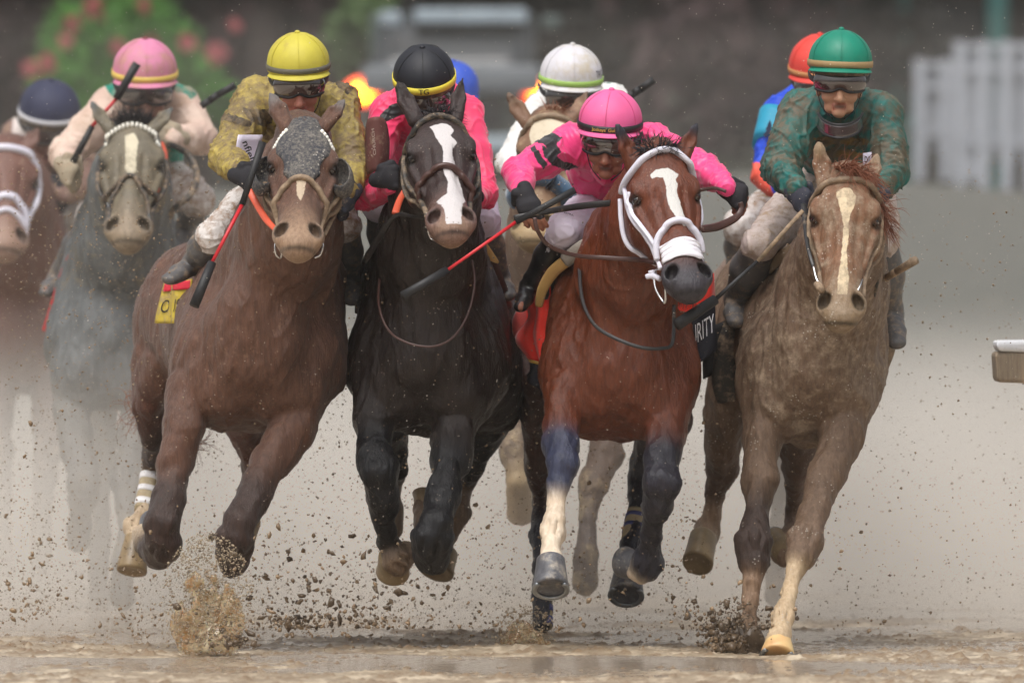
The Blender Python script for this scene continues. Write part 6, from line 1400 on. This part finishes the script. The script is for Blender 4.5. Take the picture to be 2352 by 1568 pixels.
grid_sheet('shoulder_panel', lambda u, v: j7.A.project(np.array([j7.P(1762 + 26 * u, 200 + 40 * v, -.1)]), .015)[0][0], 4, 4, S_w4, j7.root, .003)
j7.done()

# ---- blue cap far back
jb = Jockey('sliver of a blue capped jockey behind the black cap', 8.0, W(1060, 500, 8.5))
jb.head((1040, 198, 0), R=60, pitch=15, mats=dict(helmet=surf('blue_cap_cover', lin((40, 80, 190)), rough=.6, mud=.05)), seam=False)
jb.limbs([((985, 290, .2), (960, 380, .05), (980, 420, -.2)), ((1060, 290, .2), (1070, 380, .05), (1050, 420, -.2))], [],
         [(1025, 280, .3, 60, 55), (1020, 330, .5, 66, 66), (1020, 400, .75, 66, 66)], S_bl, S_wm, T_bootm)
jb.done()
# ------------------------------------------------------------------ flying mud, splashes and mist
M_clod = surf('wet_mud_clod', lin((134, 112, 86)), rough=.35, mud=.4, mudcol=lin((176, 154, 122)), var=.4, bump=.002, bscale=90)
M_clodd = surf('dark_mud_clod', lin((92, 76, 58)), rough=.35, mud=.35, mudcol=lin((150, 128, 98)), var=.4, bump=.002, bscale=90)
M_drop = surf('muddy_droplet', lin((158, 142, 118)), rough=.3, var=.2)
M_dropl = surf('pale_droplet', lin((222, 212, 196)), rough=.25, var=.1)
PH = (1 + 5 ** .5) / 2
_iv = np.array([(-1, PH, 0), (1, PH, 0), (-1, -PH, 0), (1, -PH, 0), (0, -1, PH), (0, 1, PH), (0, -1, -PH), (0, 1, -PH), (PH, 0, -1), (PH, 0, 1), (-PH, 0, -1), (-PH, 0, 1)]) / 1.9
_if = np.array([(0, 11, 5), (0, 5, 1), (0, 1, 7), (0, 7, 10), (0, 10, 11), (1, 5, 9), (5, 11, 4), (11, 10, 2), (10, 7, 6), (7, 1, 8), (3, 9, 4), (3, 4, 2), (3, 2, 6), (3, 6, 8), (3, 8, 9), (4, 9, 5), (2, 4, 11), (6, 2, 10), (8, 6, 7), (9, 8, 1)])
_ov = np.array([(1, 0, 0), (-1, 0, 0), (0, 1, 0), (0, -1, 0), (0, 0, 1), (0, 0, -1)], float)
_of = np.array([(0, 2, 4), (2, 1, 4), (1, 3, 4), (3, 0, 4), (2, 0, 5), (1, 2, 5), (3, 1, 5), (0, 3, 5)])
def scatter(name, P, r, mat, label, cat_, rough=.3, fine=False, seed=1):
    R = np.random.default_rng(seed); bv, bf = (_ov, _of) if fine else (_iv, _if); n = len(P)
    r = np.broadcast_to(r, (n,))
    sc_ = R.uniform(.55, 1.2, (n, 1, 3)) if not fine else R.uniform(.8, 1.3, (n, 1, 3))
    if not fine: sc_[:, :, 2] *= R.uniform(1, 1.7, (n, 1))
    V = bv[None] * (1 + rough * R.normal(size=(n, len(bv), 1)).clip(-1.5, 1.5)) * sc_
    q = R.normal(size=(n, 4)); q /= np.linalg.norm(q, axis=1, keepdims=True); w, x, y, z = q.T
    M = np.stack([1 - 2 * (y * y + z * z), 2 * (x * y - w * z), 2 * (x * z + w * y), 2 * (x * y + w * z), 1 - 2 * (x * x + z * z), 2 * (y * z - w * x), 2 * (x * z - w * y), 2 * (y * z + w * x), 1 - 2 * (x * x + y * y)], 1).reshape(n, 3, 3)
    V = np.einsum('nij,nkj->nki', M, V) * r[:, None, None] + P[:, None, :]
    Fq = (np.arange(n) * len(bv))[:, None, None] + bf[None]
    return stuff(link(name, mesh_np(name, V.reshape(-1, 3), Fq.reshape(-1, 3), True), mat), label, cat_)
R_ = np.random.default_rng(77)
def burst(n, px, py, d, sx, sy, sd_, up=1.0):
    """points thrown up from a hoof strike: dense at the ground, thinning as they rise"""
    t = R_.random(n) ** 1.6; ang = R_.normal(0, 1, n); dd = R_.normal(0, sd_, n)
    X = px + ang * sx * (.35 + t); Y = py - t * sy * up * R_.random(n) ** .5
    return np.array([W(x, y, d + q) for x, y, q in zip(X, Y, dd)])
cl = [burst(230, 460, 1480, -.3, 90, 260, .25), burst(160, 850, 1440, .6, 80, 180, .3), burst(220, 1660, 1490, .2, 65, 190, .2), burst(70, 1200, 1480, .8, 60, 140, .2), burst(170, 640, 1440, .5, 90, 300, .5), burst(160, 90, 1400, 1.6, 80, 620, .6), burst(120, 1560, 1420, 1.0, 40, 560, .4), burst(60, 1100, 1440, .9, 130, 330, .5), burst(46, 2000, 1470, .6, 170, 560, .6), burst(150, 300, 1460, .8, 80, 420, .4), burst(260, 700, 1460, .7, 160, 260, .5), burst(420, 1180, 1460, 1.0, 520, 620, .6), burst(160, 900, 1440, .7, 120, 160, .4), burst(200, 60, 1420, 1.2, 110, 520, .6)]
P_ = np.concatenate(cl); r_c = .0018 + .0080 * R_.random(len(P_)) ** 3.6
scatter('mud_clods', P_, r_c, M_clod, 'brown mud clods flung up around the galloping hooves', 'mud', .35, seed=2)
P_ = np.concatenate([burst(420, 1672, 1492, .2, 46, 120, .16), burst(150, 530, 1482, -.3, 50, 90, .15), burst(160, 700, 1440, .6, 110, 240, .4), burst(60, 840, 1440, .6, 70, 150, .2)])
scatter('mud_clods', P_, .003 + .012 * R_.random(len(P_)) ** 3, M_clodd, 'dark clods bursting from the right horse\'s planted hoof', 'mud', .4, seed=3)
# fine spatter everywhere low down, thinning upward
n = 60000; X = R_.uniform(-120, 2470, n); Y = 1500 - 1150 * R_.random(n) ** 1.7; Dp = R_.uniform(.4, 4.5, n)
k = R_.random(n) < (.35 + .65 * (np.abs(X - 700) < 900)); P_ = np.array([W(a, b, c) for a, b, c in zip(X[k], Y[k], Dp[k])])
scatter('mud_spatter', P_, .0009 + .0042 * R_.random(len(P_)) ** 4, M_clod, 'fine mud spatter hanging in the air behind the leaders', 'mud', .3, True, 4)
n = 4200; P_ = np.array([W(R_.uniform(0, 2352), 1480 * R_.random() ** .8, R_.uniform(-1.2, 2.5)) for _ in range(n)])
scatter('rain_droplets', P_, .0008 + .0014 * R_.random(n) ** 2, M_dropl, 'pale water droplets speckling the air over the whole group', 'water drops', .1, True, 5)
# water crowns thrown by the hooves
M_spl, _nt, _b = newmat('muddy_water'); _N = _nt.nodes
_n = _N.new('ShaderNodeTexNoise'); _n.inputs['Scale'].default_value = 7; _n.inputs['Detail'].default_value = 5; _r = _N.new('ShaderNodeValToRGB'); _r.color_ramp.elements[0].position = .35; _r.color_ramp.elements[0].color = lin((158, 118, 70)) + (1,); _r.color_ramp.elements[1].position = .62; _r.color_ramp.elements[1].color = lin((214, 196, 160)) + (1,)
_nt.links.new(_n.outputs['Fac'], _r.inputs[0]); _nt.links.new(_r.outputs[0], _b.inputs['Base Color']); _b.inputs['Roughness'].default_value = .12; _b.inputs['Transmission Weight'].default_value = .35; _b.inputs['Subsurface Weight'].default_value = .2; _b.inputs['Subsurface Scale'].default_value = .03
_o = [x for x in _nt.nodes if x.type == 'OUTPUT_MATERIAL'][0]; _t = _N.new('ShaderNodeBsdfTransparent'); _x = _N.new('ShaderNodeMixShader'); _n2 = _N.new('ShaderNodeTexNoise'); _n2.inputs['Scale'].default_value = 26; _n2.inputs['Detail'].default_value = 8; _n2.inputs['Roughness'].default_value = .7
_lw = _N.new('ShaderNodeLayerWeight'); _lw.inputs['Blend'].default_value = .35; _ad = _N.new('ShaderNodeMath'); _ad.operation = 'MULTIPLY_ADD'; _nt.links.new(_lw.outputs['Facing'], _ad.inputs[0]); _ad.inputs[1].default_value = .30; _nt.links.new(_n2.outputs['Fac'], _ad.inputs[2])
_mr = _N.new('ShaderNodeMapRange'); _mr.inputs[1].default_value = .50; _mr.inputs[2].default_value = .62; _nt.links.new(_ad.outputs[0], _mr.inputs[0]); _nt.links.new(_mr.outputs[0], _x.inputs[0]); _nt.links.new(_b.outputs[0], _x.inputs[1]); _nt.links.new(_t.outputs[0], _x.inputs[2]); _nt.links.new(_x.outputs[0], _o.inputs['Surface'])
def crown(name, label, px, py, d, w, h, n, seed, mat=None, res=.006, rmax=16, drops=1500, dmat=None):
    """ragged sheet of thrown water with torn holes, dissolving into drops"""
    R = np.random.default_rng(seed); S = Solid(); s = U(1, d)
    for i in range(n):
        a = R.uniform(-1, 1); top = py - h * (1 - .45 * a * a) * R.uniform(.55, 1.0); x = px + a * w * .42
        b = W(x * .7 + px * .3, py + 4, d + R.uniform(-.04, .04)); t = W(x + R.uniform(-10, 10), top, d + R.uniform(-.05, .05)); m = b * .45 + t * .55 + np.array((R.uniform(-1, 1), 0, 0)) * 14 * s
        r0 = R.uniform(.6, 1.1) * rmax * s
        S.chain([(b, (r0 * 1.3, r0 * .7)), (m, (r0, r0 * .5)), (t, (r0 * .6, r0 * .4))], k=16 * s, c=(.5, .4, .3))
    for i in range(n // 4): S.ell(W(px + R.uniform(-.6, .6) * w, py - h * R.uniform(.5, 1.1), d + R.uniform(-.04, .04)), (R.uniform(6, 17) * s, 60 * s, R.uniform(8, 26) * s), None, 6 * s, None, op='-')
    def dp(V, N): return noise3(V * (1, 1, .35), 30, 3) * .0045 + noise3(V * (1, 1, .3), 80, 5) * .0016 + noise3(V, 15, 7) * .010
    o = stuff(link(name, S.mesh(name, res, disp=dp, base=(.5, .4, .3)), mat or M_spl), label, 'splash')
    u = R.normal(0, .42, drops).clip(-1.3, 1.3); hh = R.random(drops) ** 1.1 * h * 1.45 * np.exp(-u * u * .8)
    P = np.array([W(px + a * w * .75 * (.6 + .5 * q / h), py - q, d + e) for a, q, e in zip(u, hh, R.normal(0, .09, drops))])
    scatter(name + '_drops', P, .0008 + .0042 * R.random(drops) ** 4, dmat or M_drop, label + ', loose drops', 'drops', .35, False, seed)
    return o
crown('water_splash', 'tan sheet of muddy water thrown up under the hooded chestnut', 478, 1482, -.25, 170, 180, 44, 61, drops=6500)
crown('water_splash', 'small tan splash below the leading bay horse\'s rear hoof', 1205, 1500, .9, 120, 78, 20, 62, drops=1800)
crown('mud_burst', 'dark mud burst at the right horse\'s planted hoof', 1690, 1500, .2, 120, 90, 18, 63, mat=M_clodd, rmax=10, drops=1200, dmat=M_clodd)
# fine plumes: dust-like spray that veils the legs of the following horses
def mist_box(name, lo, hi, dens, zfade, col, label, ncut=.42):
    o = box(name, lo[0], hi[0], lo[1], hi[1], lo[2], hi[2], None); o['kind'] = 'stuff'; o['label'] = label; o['category'] = 'mist'
    m = bpy.data.materials.new(name); m.use_nodes = True; nt = m.node_tree; nt.nodes.clear(); out = nt.nodes.new('ShaderNodeOutputMaterial'); pv = nt.nodes.new('ShaderNodeVolumePrincipled')
    pv.inputs['Color'].default_value = tuple(col) + (1,); pv.inputs['Anisotropy'].default_value = .0; nt.links.new(pv.outputs[0], out.inputs['Volume'])
    if zfade is None: pv.inputs['Density'].default_value = dens
    else:
        tc = nt.nodes.new('ShaderNodeTexCoord'); sp = nt.nodes.new('ShaderNodeSeparateXYZ'); nt.links.new(tc.outputs['Object'], sp.inputs[0])
        mr = nt.nodes.new('ShaderNodeMapRange'); mr.interpolation_type = 'SMOOTHSTEP'; nt.links.new(sp.outputs[2], mr.inputs[0]); mr.inputs[1].default_value = zfade[0]; mr.inputs[2].default_value = zfade[1]; mr.inputs[3].default_value = dens; mr.inputs[4].default_value = .006
        ns = nt.nodes.new('ShaderNodeTexNoise'); ns.inputs['Scale'].default_value = 1.1; ns.inputs['Detail'].default_value = 3; nt.links.new(tc.outputs['Object'], ns.inputs['Vector'])
        m2 = nt.nodes.new('ShaderNodeMapRange'); nt.links.new(ns.outputs['Fac'], m2.inputs[0]); m2.inputs[1].default_value = ncut - .12; m2.inputs[2].default_value = ncut + .2; m2.inputs[3].default_value = .3; m2.inputs[4].default_value = 1.7
        ml = nt.nodes.new('ShaderNodeMath'); ml.operation = 'MULTIPLY'; nt.links.new(mr.outputs[0], ml.inputs[0]); nt.links.new(m2.outputs[0], ml.inputs[1]); nt.links.new(ml.outputs[0], pv.inputs['Density'])
    o.data.materials.append(m); return o
HAZE = True
if HAZE:
    mist_box('haze', (-165, -6, -1.2), (165, 226, 14.0), .00022, None, (.93, .93, .92), 'even pale rainy haze filling the air over the track')
    mist_box('spray_mist', (-6.5, 47.35, -.12), (6.5, 60, 2.6), .33, (.05, 1.35), (.95, .905, .84), 'brown spray mist kicked up behind the leading four horses')
